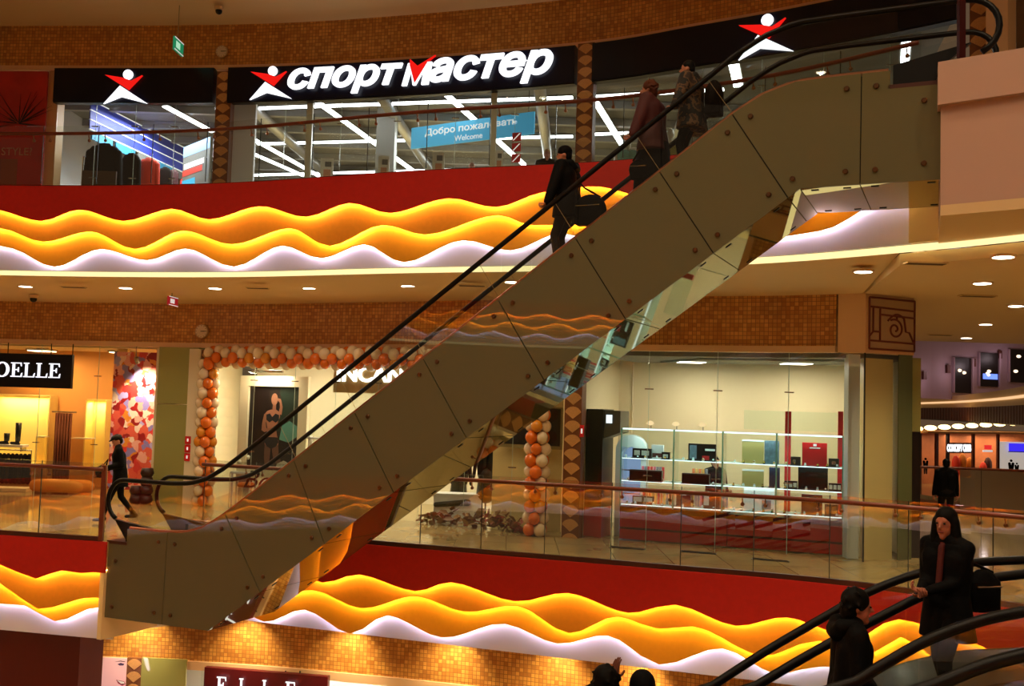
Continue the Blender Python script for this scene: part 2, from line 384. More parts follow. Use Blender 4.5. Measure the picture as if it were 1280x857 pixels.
ws = [extend(wave_table(u1, EUs, -.10), -1, sl[-1]+1, 0, 5.93, .10), extend(wave_table(u2, EUs, -.20), -1, sl[-1]+1, 1, 5.55, .12), extend(wave_table(u3, EUs, -.30), -1, sl[-1]+1, 0, 5.18, .14)]
# the end seen under the escalator head: white trough then rise
ws[2] = [q for q in ws[2] if q[0] < sl[-1]-2.2] + [(sl[-1]-1.25, 5.10), (sl[-1]-.35, 5.42), (sl[-1]+.2, 5.40)]
ws[1] = [q for q in ws[1] if q[0] < sl[-1]-2.2] + [(sl[-1]-1.2, 5.5), (sl[-1]-.3, 5.72), (sl[-1]+.2, 5.7)]
fascia('trim_1', 'red fascia with glowing yellow and white waves along the upper gallery edge', EUs, Z3+.0, 4.80, ws)
# plain continuation of the upper fascia to the right
rp = [p for p in EU if p[0] > 5.10]
tr = thing('trim_2', 'plain beige fascia of the upper gallery right of the waves', 'fascia', (rp[0][0], rp[0][1], 4.8), kind='structure')
MB().strip(offset(rp, -.2), 4.80, Z3, .1).make('fascia_panel', M_SOFFIT, tr); MB().strip(offset(rp, -.33), 4.715, 4.797, .10).make('led_line', M_LEDC, tr)
l1 = [(404.6, 726.6), (452, 716.8), (521, 737.4), (573.5, 727), (642.5, 749.6), (704.8, 739), (782, 763.7), (842.5, 753.8), (928, 781), (991, 770.6), (1062, 795), (1131, 773)]
l2 = [(396.4, 736.5), (453.8, 758.8), (521, 743.7), (590, 763.7), (642.5, 755), (708, 789), (770.4, 768.6), (830.8, 785), (858, 780), (958, 818), (1026, 799), (1080, 815), (1131, 795)]
l3 = [(330, 775), (380, 760), (435.8, 789.6), (493, 768), (560.5, 795.5), (629, 777.5), (701.5, 802.7), (757, 792), (830.8, 829), (905, 808.5), (975, 840), (1034, 832)]
sl = arclen(EL)
wl_ = [extend(wave_table(l1, EL, -.10), -1, sl[-1]+1, 0, -.62, .12), extend(wave_table(l2, EL, -.20), -1, sl[-1]+1, 1, -.95, .12), extend(wave_table(l3, EL, -.30), -1, sl[-1]+1, 0, -1.3, .12)]
fascia('trim_3', 'red fascia with glowing waves along the middle gallery, below the watch shop', EL, 0.0, -1.60, wl_, line=False)
b1 = [(0, 703), (47, 721.6), (84, 711.6), (108, 715), (118.8, 713.8)]
b2 = [(9, 728), (60, 760), (120, 745)]; b3 = [(28, 754.4), (73.4, 774.7), (125, 757.5)]
BP = smooth_poly(BUMP, .25); sb = arclen(BP)
wb = [extend(wave_table(b1, BP, -.10), -1, sb[-1]+1, 0, -.62, .12), extend(wave_table(b2, BP, -.20), -1, sb[-1]+1, 1, -1.0, .15), extend(wave_table(b3, BP, -.30), -1, sb[-1]+1, 0, -1.35, .14)]
fascia('trim_4', 'red fascia with glowing waves at far left beside the escalator foot', BP, 0.0, -1.66, wb, line=False)
# return wall between landing and gallery, behind the escalator
ret = [(-6.60, 16.64), (-6.25, 17.3), (-5.75, 18.44)]
tag(MB().strip(offset(ret, -.02), -1.60, 0, .1).make('wall_return', M_SOFFIT), 'plain beige return wall beside the escalator foot', 'wall', kind='structure')
# opposite side of the atrium (seen only as reflections in glass)
def simple_waves(poly, zs, wl, amp, ph):
    s = arclen(poly)[-1]; out = []
    for k, z in enumerate(zs):
        t = []; x = -1-ph*k; i = 0
        while x < s+2: t.append((x, z+amp*(1 if i % 2 else -1)*random.uniform(.7, 1.2))); x += wl/2*random.uniform(.85, 1.15); i += 1
        out.append(t)
    return out
OPP = smooth_poly([(13, -2.2), (6, -2.4), (0, -2.4), (-8, -2), (-13, 0), (-16, 4), (-17.5, 9), (-18, 13)], .4)
fascia('trim_5', 'wave fascia on the near side of the atrium, seen only in reflections', OPP, 0.0, -1.6, simple_waves(OPP, (-.62, -.95, -1.3), 1.7, .12, .5), line=False)
OPU = smooth_poly([(16, -9), (8, -9.6), (0, -10), (-10, -8.5), (-16, -6), (-19.5, -2), (-21, 4), (-21.5, 10)], .4)
fascia('trim_6', 'upper wave fascia on the near side of the atrium, seen only in reflections', OPU, Z3, 4.8, simple_waves(OPU, (5.93, 5.55, 5.18), 1.8, .12, .5))
# unseen atrium ceiling, coloured dark to weaken its reflection in glass, with downlights
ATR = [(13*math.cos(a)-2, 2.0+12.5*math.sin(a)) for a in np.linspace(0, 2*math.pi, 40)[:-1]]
tag(MB().prism(ATR, 13.6, 13.8).make('ceiling', mat('dark_ceiling', srgb(95, 62, 38), .8)), 'dark brown atrium ceiling high above the frame', 'ceiling', kind='structure')
for i in range(14):
    a = 2*math.pi*i/14+.1; rr = (6.0, 9.5)[i % 2]; p_ = (rr*math.cos(a)-2, 2.0+rr*.95*math.sin(a), 13.59)
    o_ = thing('atrium_downlight', 'round downlight in the high atrium ceiling above the frame', 'lamp', p_, group='downlights of the atrium ceiling', local=True)
    MB().lathe((0, 0, -.02), [(.16, 0), (.2, .005), (.2, .03)], 16).make('rim', M_TRIM, o_); MB().lathe((0, 0, -.026), [(.155, 0), (.155, .008)], 16).make('lamp', M_LAMP, o_)
    spot('lamp_light', (0, 0, -.05), 520, (1, .74, .46), 150, blend=.7, parent=o_)

# ---- shop-wall bands: mosaic, trims
def band(name, label, poly, z0, z1, trim_h, m=M_MOSAIC, th=.2):
    r = thing(name, label, 'wall', (poly[0][0], poly[0][1], z0), kind='structure')
    MB().strip(poly, z0, z1, th).make('mosaic_band', m, r)
    MB().strip(offset(poly, .07), z0-trim_h, z0, .25).make('trim', M_TRIM, r); return r
band('wall_mosaic_upper', 'orange mosaic band above the sports shop sign', W3, 9.96, 10.95, .11)
band('wall_mosaic_middle', 'orange mosaic band above the lingerie shop and clothes shop', sub_poly(W2, -20, 5.6), 3.64, 4.56, .11)
band('wall_mosaic_lower', 'bright mosaic band above the ground-floor shops', W1, -2.74, -1.45, .16)
# corner panel with carved scroll beside watch shop
CA = Vector((5.62, 17.14, 0)); CB = Vector((6.02, 16.92, 0)); CC = Vector((7.05, 17.42, 0))
cw = thing('wall_corner', 'cream corner pier above the watch shop with a scroll panel', 'wall', (6.02, 16.92, 3.53), kind='structure')
MB().prism([(CA.x, CA.y), (CB.x, CB.y), (CC.x, CC.y), (6.6, 18.2)], 3.53, 4.56).make('pier_head', M_TRIM, cw)
sp = thing('scroll_panel', 'cream panel with brown scrollwork on the corner above the watch shop', 'panel', (6.5, 17.1, 3.6))
pt = (CC-CB).normalized(); pw = (CC-CB).length; PO = CB + pt*.06 + Vector((0, 0, 3.60)); nn = Vector((pt.y, -pt.x, 0)); PO = PO + nn*.012
pan = MB(); flat_poly(pan, PO-nn*.01, pt, [(0, 0), (pw*.93, 0), (pw*.93, .88), (0, .88)], .02); pan.make('backing', mat('scroll_backing', srgb(190, 160, 120), .4), sp)
M_BROWN = mat('brown_scroll', srgb(110, 45, 25), .5); X = pw*.93
def bar(a, b, w=.035):
    mb = MB(); M = frame_mat(PO, pt); A = M @ Vector((a[0]*X, a[1]*.88, .02)); B = M @ Vector((b[0]*X, b[1]*.88, .02)); mb.tube([A, B], w/2, 6); return mb.make('scroll_bar', M_BROWN, sp)
for a, b in (((0, 0), (1, 0)), ((0, 1), (1, 1)), ((0, 0), (0, 1)), ((1, 0), (1, 1)), ((0, .82), (1, .80)), ((.24, .68), (1, .66)), ((0, .16), (1, .15)), ((.08, .34), (.08, .8)), ((.23, .16), (.23, .8)), ((.08, .34), (.23, .34)), ((0, .24), (.08, .34)), ((.6, .66), (.6, .6))): bar(a, b)
M = frame_mat(PO, pt); spi = [M @ Vector((X*.56+(.035+.16*t)*math.cos(-1.2+t*9.6), .36+(.03+.15*t)*math.sin(-1.2+t*9.6), .02)) for t in np.linspace(0, 1, 40)]
MB().tube(spi, .018, 6).make('scroll', M_BROWN, sp)
arc = [M @ Vector((X*(.40+.36*t), .40+.22*math.sin(math.pi*(.15+.6*t)), .02)) for t in np.linspace(0, 1, 14)] + [M @ Vector((X*.80, .33, .02)), M @ Vector((X*.88, .32, .02)), M @ Vector((X*.97, .16, .02))]
MB().tube(arc, .018, 6).make('scroll_arc', M_BROWN, sp)

# ---- upper right landing block
blk = thing('wall_landing', 'pale landing block at the escalator head, upper right', 'wall', (5.2, 11.4, 4.9), kind='structure')
bp = [(4.86, 11.28), (5.56, 10.75), (7.6, 9.2), (8.2, 11.5), (5.66, 13.2)]
MB().prism(bp, 4.90, 6.05).make('block_body', M_BLOCK, blk)
bq = [(4.80, 11.22), (5.53, 10.68), (7.6, 9.1), (8.25, 11.5), (5.62, 13.25)]
MB().prism(bq, 6.05, 6.55).make('block_lip', M_BLOCK, blk)
MB().prism([(4.86, 11.28), (5.56, 10.75), (7.6, 9.2), (8.2, 11.5), (5.66, 13.2)], 4.78, 4.90).make('block_soffit', M_SOFFIT, blk)

# ---- dark red clad wall under the left landing
drw = thing('wall_left', 'dark red clad wall below the left landing', 'wall', (-8, 18, -4), kind='structure')
M_DRED = mat('burgundy_panel', srgb(85, 8, 12), .4)
dpA = at_y(0, 788, 18.2); 
MB().prism([(-14, 18.9), (-8.9, 17.75), (-7.35, 17.6), (-7.1, 18.0), (-7.9, 19.9), (-14, 19.9)], -6.4, -1.62).make('clad_panel', M_DRED, drw)

# =================================================================== BALUSTRADES
M_SEAL = mat('dark_seal', srgb(40, 40, 25), .4); M_KNOB = mat('bronze_knob', (.35, .16, .08, 1), .3, 1); M_BASE = mat('base_rail_brown', srgb(70, 28, 12), .4)
def balustrade(name, label, poly, z, rail_h, glass_h, plen, end_post=None, knobs=True, base=.075, gm=None):
    r = thing(name, label, 'balustrade', (poly[0][0], poly[0][1], z)); s = arclen(poly); xs = [p[0] for p in poly]; ys = [p[1] for p in poly]
    at = lambda t: (float(np.interp(t, s, xs)), float(np.interp(t, s, ys)))
    n = max(1, round(s[-1]/plen)); L = s[-1]/n
    nrm = normals(poly); fn = lambda t: Vector((float(np.interp(t, s, [q[0] for q in nrm])), float(np.interp(t, s, [q[1] for q in nrm])), 0)).normalized()
    for i in range(n):
        P = [at(i*L+.006+(L-.012)*k/4) for k in range(5)]
        MB().strip(P, z+.05, z+glass_h, .016).make('glass_panel', gm or M_GLASS, r)
        a = at(i*L)
        MB().box((a[0], a[1], z+.05+glass_h/2-.02), (.010, .018, glass_h-.05), Matrix.Rotation(math.atan2(fn(i*L).x, -fn(i*L).y), 3, 'Z')).make('seal', M_SEAL, r)
        if knobs:
            for t in (.17, L-.17):
                q = at(i*L+t); v = fn(i*L+t); c = Vector((q[0], q[1], z+rail_h-.13)); kb = MB().ball(c+v*.035, .032, 8, 5)
                kb.tube([c+v*.03, c+v*.075+Vector((0, 0, .12))], .010, 6); kb.make('rail_bracket', M_KNOB, r)
    pr = offset(poly, .08); m = max(2, int(s[-1]/.3)); pts = []; sr = arclen(pr)
    for k in range(m+1): t = sr[-1]*k/m; pts.append((float(np.interp(t, sr, [p[0] for p in pr])), float(np.interp(t, sr, [p[1] for p in pr])), z+rail_h))
    MB().tube(pts, .034, 8).make('handrail', M_WOOD, r, True)
    MB().strip(offset(poly, .03), z-.02, z+base, .075).make('base_rail', M_BASE, r)
    if end_post is not None:
        q = at(end_post); MB().box((q[0]-.02, q[1], z+.62), (.07, .07, 1.26)).make('end_post', M_WOOD, r)
    return r
balustrade('glass_balustrade', 'glass balustrade with wooden rail on the left landing by the escalator foot', offset(sub_poly(BP, -15, -6.72), -.06), 0, 1.19, 1.28, 1.15, gm=M_GLASSL, end_post=arclen(sub_poly(BP, -15, -6.72))[-1])
balustrade('glass_balustrade', 'long glass balustrade with wooden rail in front of the watch shop', offset(sub_poly(EL, -5.6, 9.2), -.06), 0, 1.20, 1.28, 1.13, gm=M_GLASSL)
balustrade('glass_balustrade', 'upper glass balustrade with wooden rail in front of the sports shop', offset(sub_poly(EU, -15, 5.3), -.06), Z3, 1.02, 1.19, 1.15, base=.02)
balustrade('glass_balustrade', 'distant glass balustrade behind the man in the right-hand hall', [(9.2, 26.2), (11, 26.0), (14, 25.4), (18, 24.2)], 0, 1.15, 1.2, 1.4, knobs=False)
balustrade('glass_balustrade', 'short glass balustrade beside the green pillar behind the escalator', [(-5.75, 19.2), (-4.7, 18.75), (-3.4, 18.35)], 0, 1.05, 1.15, 1.1) if False else None
ms = thing('landing_post', 'dark red steel post on the landing at upper right', 'post', (5.62, 10.72, 6.55)); MB().box((5.02, 11.12, 7.5), (.07, .07, 1.9)).make('post', mat('dark_red_metal', srgb(70, 12, 10), .35, .5), ms)

# =================================================================== MAIN ESCALATOR
EL0 = Vector((-6.61, 16.70, 0)); ED = Vector((.9111, -.4122, 0)); EN = Vector((.4122, .9111, 0)); EWID = 1.65
def EP(s, w, z): return EL0 + ED*s + EN*w + Vector((0, 0, z))
def e_sz(px, py, w=0):
    q = on_plane(px, py, EL0+EN*w, EN); return ((q-EL0).dot(ED), q.z)
_ts = [-.6, .5, 1.2, 1.62, 1.95, 2.3, 2.65, 3.0, 10.25, 10.6, 11.0, 11.5, 14]
_tz = [.24, .24, .245, .27, .36, .55, .79, 1.035, 6.26, 6.46, 6.585, 6.60, 6.61]
def Ct(s): return float(np.interp(s, _ts, _tz))
_bs = [-.1, 2.19, 11.09, 14]; _bz = [-1.24, -1.20, 5.235, 5.26]
def Cb(s): return float(np.interp(s, _bs, _bz))
esc = thing('escalator', 'large olive clad escalator rising from left to upper right across the atrium', 'escalator', (EL0.x, EL0.y, 0))
joints_px = [((209, 672), (202, 779)), ((281, 645), (325, 736)), ((366, 600), (405.6, 676)), ((443, 518), (492, 612)), ((528.6, 450), (583, 544)), ((622, 376), (680, 473)), ((719, 300), (782, 396)), ((824, 220), (892, 313)), ((915, 145), (985, 243)), ((1077, 92), (1075, 230))]
J = [(-.02, -.03)] + [(e_sz(*a)[0], e_sz(*b)[0]) for a, b in joints_px] + [(12.72, 12.74)]
SB = J
for i in range(len(J)-1):
    (t0, b0), (t1, b1) = J[i], J[i+1]; g = .006
    tops = [t0+g] + [x for x in np.linspace(t0, t1, 9)[1:-1]] + [t1-g]; bots = [b0+g] + [x for x in _bs if b0 < x < b1] + [b1-g]
    if i == 0: out = [EP(t0+g, 0, -.03), EP(.42, 0, -.03), EP(.42, 0, Ct(.5))] + [EP(x, 0, Ct(x)) for x in tops if x > .45]
    elif i == len(J)-2: out = [EP(x, 0, Ct(x)) for x in tops if x < 12.1] + [EP(12.12, 0, Ct(12.1)), EP(12.12, 0, 6.38), EP(t1-g, 0, 6.38)]
    else: out = [EP(x, 0, Ct(x)) for x in tops]
    out += [EP(x, 0, Cb(x)) for x in reversed(bots)]
    MB().slab(out, EN*.03).make('cladding_panel', M_CLAD, esc)
M_BTN = mat('bronze_button', (.16, .08, .04, 1), .35, 1)
Rn = Matrix((ED, Vector((0, 0, 1)), -EN)).transposed()
btn = None
for i, (t, b) in enumerate(J[1:-1]):
    u = Vector((t-b, Ct(t)-Cb(b))); ln = u.length; u.normalize(); v = Vector((u.y, -u.x))
    for sd in (-.17, .17):
        for k in (.17, ln-.17):
            q = Vector((b, Cb(b))) + u*k + v*sd; z = q.y
            sl_ = .718 if 2.6 < q.x < 10.4 else 0; z += sd*(sl_ - v.y/v.x if v.x else 0)*0
            if btn is None:
                mb = MB(); mb.lathe((0, 0, 0), [(.034, -.004), (.034, .012), (.026, .02)], 10); btn = mb.make('cap_bolt', M_BTN, None); btn.parent = esc; btn.matrix_parent_inverse = esc.matrix_basis.inverted(); o = btn
            else: o = btn.copy(); COL.objects.link(o)
            M = Rn.to_4x4(); M.translation = EP(q.x, -.001, z); o.matrix_basis = M
for (t, z) in ((.2, -.3), (.17, -1.05), (12.5, 6.2), (12.5, 5.45)):
    o = btn.copy(); COL.objects.link(o); M = Rn.to_4x4(); M.translation = EP(t, -.001, z); o.matrix_basis = M
MB().slab([EP(x, .034, Ct(x)-.02) for x in np.linspace(.5, 12.05, 40)] + [EP(12.05, .034, 6.3), EP(12.7, .034, 6.3)] + [EP(x, .034, Cb(x)+.02) for x in (12.7, 11.09, 2.19, .02)] + [EP(.02, .034, -.06), EP(.45, .034, -.06)], EN*.02).make('backing_plate', M_BLACK, esc)
# far side cladding
fs_ = [x for x in np.linspace(-.02, 12.72, 40)]
MB().slab([EP(x, EWID-.03, Ct(x)) for x in fs_] + [EP(x, EWID-.03, Cb(x)) for x in (12.74, 11.09, 2.19, -.03)], EN*.03).make('cladding_panel', M_CLAD, esc)
# soffit panels (mirror finish) with slots
for i in range(len(SB)-1):
    b0, b1 = SB[i][1], SB[i+1][1]; cuts = [b0] + [x for x in (2.19, 11.09) if b0 < x < b1] + [b1]
    for c0, c1 in zip(cuts[:-1], cuts[1:]):
        p = [EP(c0+.006, .03, Cb(c0+.006)), EP(c1-.006, .03, Cb(c1-.006)), EP(c1-.006, EWID-.02, Cb(c1-.006)), EP(c0+.006, EWID-.02, Cb(c0+.006))]
        nn = (p[1]-p[0]).cross(p[3]-p[0]).normalized(); o = MB().slab([q+nn*.0 for q in p], nn*.03).make('soffit_panel', M_MIRROR, esc)
        for sx in (c0+.16, c1-.16):
            for w in (.14, EWID-.14):
                if c1-c0 > .5:
                    dd = (p[1]-p[0]).normalized(); MB().box(EP(sx, w, Cb(sx))-nn*.003, (.09, .03, .01), Matrix((dd, EN, dd.cross(EN))).transposed()).make('slot', M_BLACK, o)
# end cap walls
MB().slab([EP(-.02, .03, -.03), EP(-.02, EWID-.03, -.03), EP(-.02, EWID-.03, -1.24), EP(-.02, .03, -1.24)], ED*.03).make('end_panel', M_CLAD, esc)
# deck trims, glass, handrails
def profile(s0, s1, w, dz, n=70): return [EP(x, w, Ct(x)+dz) for x in np.linspace(s0, s1, n)]
MB().tube(profile(.45, 12.1, .03, .012), .028, 6).make('deck_trim', M_COPPER, esc); MB().tube(profile(.45, 12.1, EWID-.3, .012), .028, 6).make('deck_trim', M_COPPER, esc)
def ribbon(mb, s0, s1, w0, w1, dz, n=70, th=.03):
    A = profile(s0, s1, w0, dz, n); B = profile(s0, s1, w1, dz, n); vs = []; fs = []
    for a, b in zip(A, B): vs += [a, b, b-Vector((0, 0, th)), a-Vector((0, 0, th))]
    for i in range(n-1):
        for j in range(4): fs.append((4*i+j, 4*i+4+j, 4*i+4+(j+1) % 4, 4*i+(j+1) % 4))
    fs += [(0, 1, 2, 3), (4*n-1, 4*n-2, 4*n-3, 4*n-4)]; return mb.add(vs, fs)
ribbon(MB(), .45, 12.1, .03, .22, 0).make('inner_deck', M_STEEL, esc); ribbon(MB(), .45, 12.1, EWID-.35, EWID-.03, 0).make('inner_deck', M_STEEL, esc)
WN, WF = .08, 1.16
gj = [.35] + [t for t, b in J[2:-2]] + [12.2]
for w in (WN, WF):
    for a, b in zip(gj[:-1], gj[1:]):
        X = list(np.linspace(a+.006, b-.006, 10)); MB().slab([EP(x, w, Ct(x)+.01) for x in X] + [EP(x, w, Ct(x)+.74) for x in reversed(X)], EN*.012).make('glass_panel', M_GLASS, esc)
    for a in gj[1:-1]:
        dv = Vector((-.55, .80)) if 2.6 < a < 10.6 else Vector((0, 1)); tp = EP(a+dv.x*.62, w-.004, Ct(a)+dv.y*.62+.02)
        MB().tube([EP(a, w-.004, Ct(a)+.01), tp], .0035, 5).make('seal', mat('pale_seal', srgb(150, 125, 80), .5), esc)
def newel(s_end, w, z, sgn):
    pts = []
    for k in range(13):
        t = math.pi/2 + k/12*math.pi*.95; pts.append(EP(s_end + sgn*(-.36*math.cos(t-math.pi/2+math.pi/2))*0 + (-sgn)*.0, w, z))
    return pts
def handrail(w, s0, s1, name='handrail'):
    z0 = Ct(.5)+.78; z1 = Ct(11.9)+.78; r = .34; pts = []
    for k in range(11):   # lower return loop
        t = math.pi*1.35 - k/10*math.pi*.85; pts.append(EP(s0+r+r*math.cos(t)*1.0, w, z0-r+r*math.sin(t)))
    pts += [EP(x, w, Ct(max(x, .5))+.78) for x in np.linspace(s0+r+.05, s1-r-.05, 90)]
    for k in range(11):
        t = math.pi/2 - k/10*math.pi*.85; pts.append(EP(s1-r+r*math.cos(t), w, z1-r+r*math.sin(t)))
    return MB().tube(pts, .038, 8, sx=.9).make(name, M_RUBBER, esc, True)
handrail(WN, -.12, 13.3); handrail(WF, -.1, 13.3)
# newel skirts, black
for w in (WN, WF):
    MB().slab([EP(.08, w-.03, .36), EP(.34, w-.03, .05), EP(.34, w-.03, -.02), EP(.62, w-.03, -.02), EP(.62, w-.03, .22), EP(1.0, w-.03, .26)], EN*.07).make('newel_skirt', M_BLACK, esc)
    MB().slab([EP(12.15, w-.03, 6.42), EP(12.15, w-.03, 6.68), EP(13.0, w-.03, 6.86), EP(12.7, w-.03, 6.62), EP(12.62, w-.03, 6.44)], EN*.07).make('newel_skirt', M_BLACK, esc)
MB().slab([EP(-.02, 0, -.03), EP(.45, 0, -.03), EP(.45, 0, .02), EP(-.02, 0, .02)], EN*.9).make('comb_plate', M_BASE, esc)
MB().slab([EP(12.1, 0, 6.38), EP(12.75, 0, 6.38), EP(12.75, 0, 6.43), EP(12.1, 0, 6.43)], EN*1.2).make('comb_plate', M_BASE, esc)
# steps
M_STEP = mat('ribbed_step', (.06, .06, .065, 1), .4, .8)
s = .9
while s < 12.0:
    z = Ct(s+.2)-.24; MB().box(EP(s+.2, .62, z-.11), (.395, .88, .22), Matrix((ED, EN, Vector((0, 0, 1)))).transposed()).make('step', M_STEP, esc); s += .4
def step_z(s): return Ct(s)-.24

# =================================================================== FOREGROUND ESCALATORS (lower right)
def rail_curve(pts, Y):
    P = [at_y(x, y, Y) for x, y in pts]; xs = [p.x for p in P]; zs = [p.z for p in P]; X = np.linspace(xs[0], xs[-1], 40); Z = pchip(xs, zs, X)
    return [(float(x), float(z)) for x, z in zip(X, Z)]
RA = rail_curve([(890, 857), (960, 812), (1030, 771), (1090, 738), (1150, 716), (1215, 703), (1280, 699.5)], 9.4)
RB = rail_curve([(945, 857), (1020, 813), (1100, 771), (1160, 742), (1220, 725), (1280, 717)], 8.6)
RC = rail_curve([(1070, 852), (1100, 833), (1166, 797), (1235, 773), (1280, 764)], 7.1)
RD = rail_curve([(1166, 857), (1235, 830), (1280, 818)], 5.8)
def full_rail(R, sl=.33, left=4.0, right=1.8):
    x0, z0 = R[0]; x1, z1 = R[-1]
    return [(x0-left+left*k/10, z0-left*sl*(1-k/10)) for k in range(10)] + R + [(x1+right*k/6, z1+.02*k/6) for k in range(1, 7)]
def side_balustrade(root, R, Y, gh=.80):
    MB().tube([(x, Y, z) for x, z in R], .042, 8, sx=.9).make('handrail', M_RUBBER, root, True)
    xs = [q[0] for q in R]; n = int((xs[-1]-xs[0])/1.3)
    for k in range(n):
        X = np.linspace(xs[0]+(xs[-1]-xs[0])*k/n+.005, xs[0]+(xs[-1]-xs[0])*(k+1)/n-.005, 10); z = lambda x: float(np.interp(x, xs, [q[1] for q in R]))
        MB().slab([(x, Y, z(x)-.02) for x in X] + [(x, Y, z(x)-gh) for x in reversed(X)], Vector((0, .012, 0))).make('glass_panel', M_GLASS, root)
def deck(root, R, Y0, Y1, dz, th, m, name):
    vs = []; fs = []; n = len(R)
    for x, z in R: vs += [(x, Y0, z+dz), (x, Y1, z+dz), (x, Y1, z+dz-th), (x, Y0, z+dz-th)]
    for i in range(n-1):
        for j in range(4): fs.append((4*i+j, 4*i+4+j, 4*i+4+(j+1) % 4, 4*i+(j+1) % 4))
    fs += [(0, 1, 2, 3), (4*n-1, 4*n-2, 4*n-3, 4*n-4)]; return mesh_obj(name, vs, fs, m, root)
M_DECK = mat('dark_steel_deck', (.05, .05, .045, 1), .3, .9); M_SKIRT = mat('skirt_black', (.01, .01, .01, 1), .4)
FRA, FRB, FRC, FRD = [full_rail(R) for R in (RA, RB, RC, RD)]
f1 = thing('escalator', 'foreground escalator at lower right carrying the long-haired woman', 'escalator', (5, 7.9, 0))
side_balustrade(f1, FRB, 8.6); side_balustrade(f1, FRC, 7.1)
deck(f1, FRB, 8.35, 8.75, -.80, .05, M_DECK, 'deck'); deck(f1, FRC, 6.95, 7.3, -.83, .05, M_DECK, 'deck')
deck(f1, FRB, 8.33, 8.36, -.80, .35, M_SKIRT, 'skirt'); deck(f1, FRC, 7.3, 7.33, -.83, .35, M_SKIRT, 'skirt')
deck(f1, FRC, 6.94, 6.98, -.86, 1.2, M_CLAD, 'cladding_panel')
fz = lambda x: float(np.interp(x, [q[0] for q in FRB], [q[1] for q in FRB]))-1.0
x = FRB[0][0]+.3
while x < FRB[-1][0]-.2:
    MB().box((x, 7.84, fz(x)-.11), (.39, .98, .22)).make('step', M_STEP, f1); x += .4
f0 = thing('escalator', 'farther foreground escalator, only its handrail and deck showing at lower right', 'escalator', (5, 9.6, 0))
side_balustrade(f0, FRA, 9.4); deck(f0, FRA, 8.8, 9.6, -.86, .06, M_DECK, 'deck'); deck(f0, FRA, 9.58, 9.62, -.86, .9, M_CLAD, 'cladding_panel')
f2 = thing('escalator', 'nearest foreground escalator cut by the lower right corner', 'escalator', (4, 5.3, 0))
side_balustrade(f2, FRD, 5.8); deck(f2, FRD, 5.55, 6.0, -.83, .05, M_DECK, 'deck')
deck(f2, FRD, 5.96, 6.0, -.86, 1.0, M_CLAD, 'cladding_panel')

# =================================================================== SHOPFRONT HELPERS
def chord(px0, px1, yt, yb, poly, off=0):
    """vertical rectangle on a wall: returns A (lower left), direction t, width, height"""
    ym = (yt+yb)/2; A = on_poly(px0, ym, poly, off)[0]; B = on_poly(px1, ym, poly, off)[0]; t = Vector((B.x-A.x, B.y-A.y, 0)); w = t.length; t.normalize()
    xm = (px0+px1)/2; T = on_poly(xm, yt, poly, off)[0].z; Bz = on_poly(xm, yb, poly, off)[0].z
    return Vector((A.x, A.y, Bz)), t, w, T-Bz
def rect_at(px0, px1, yt, yb, Y0, Y1=None):
    Y1 = Y0 if Y1 is None else Y1; A = at_y(px0, yb, Y0); B = at_y(px1, yb, Y1); T = at_y((px0+px1)/2, yt, (Y0+Y1)/2); b = at_y((px0+px1)/2, yb, (Y0+Y1)/2)
    t = Vector((B.x-A.x, B.y-A.y, 0)); w = t.length; t.normalize(); return Vector((A.x, A.y, b.z)), t, w, T.z-b.z
def board(name, R, m, th=.05, parent=None):
    A, t, w, h = R; mb = MB(); flat_poly(mb, A, t, [(0, 0), (w, 0), (w, h), (0, h)], th); return mb.make(name, m, parent)
def rect_text(name, body, R, m, parent=None, extrude=.02, off=0.0, **k):
    A, t, w, h = R; n = Vector((t.y, -t.x, 0)); return place_text(name, body, A+n*off, t, w, h, m, parent, extrude, **k)
def serif_text(body, R, m, parent, depth=.02):
    """roman capitals N O E L with serifs, built from strokes; each letter its own part"""
    A, t, w, h = R; adv = {'N': 1.05, 'O': 1.1, 'E': .88, 'L': .86}; tot = sum(adv[c] for c in body); x = 0
    for c in body:
        W_ = adv[c]*w/tot; g = W_*.90; mb = MB(); q = lambda pts: flat_poly(mb, A+t*x, t, [(px*g, py*h) for px, py in pts], depth); st = .20; hr = .07
        bx = lambda x0, x1, y0, y1: q([(x0, y0), (x1, y0), (x1, y1), (x0, y1)])
        if c == 'O':
            n = 22; o = [(.5+.5*math.cos(a), .5+.53*math.sin(a)) for a in np.linspace(0, 2*math.pi, n+1)]; i_ = [(.5+.30*math.cos(a), .5+.44*math.sin(a)) for a in np.linspace(0, 2*math.pi, n+1)]
            for k in range(n): q([o[k], o[k+1], i_[k+1], i_[k]])
        elif c == 'N':
            bx(.08, .18, 0, 1); bx(.82, .92, 0, 1); q([(.10, 1), (.30, 1), (.92, 0), (.74, 0)]); bx(0, .28, 0, .06); bx(.72, 1, .94, 1); bx(0, .2, .94, 1)
        else:
            bx(.14, .14+st, 0, 1); bx(0, .46, 0, hr); bx(0, .46, 1-hr, 1)
            bx(.14, .95, 0, hr); q([(.84, 0), (.96, 0), (1.0, .30), (.92, .24)])
            if c == 'E': bx(.14, .90, 1-hr, 1); q([(.80, 1), (.90, 1), (.92, .74), (.86, .78)]); bx(.3, .66, .47, .47+hr); q([(.60, .38), (.68, .34), (.68, .68), (.60, .64)])
        mb.make('letter', m, parent); x += W_
def sub(R, u0, u1, v0, v1, off=0):
    A, t, w, h = R; n = Vector((t.y, -t.x, 0)); return (A+t*(w*u0)+Vector((0, 0, h*v0))+n*off, t, w*(u1-u0), h*(v1-v0))
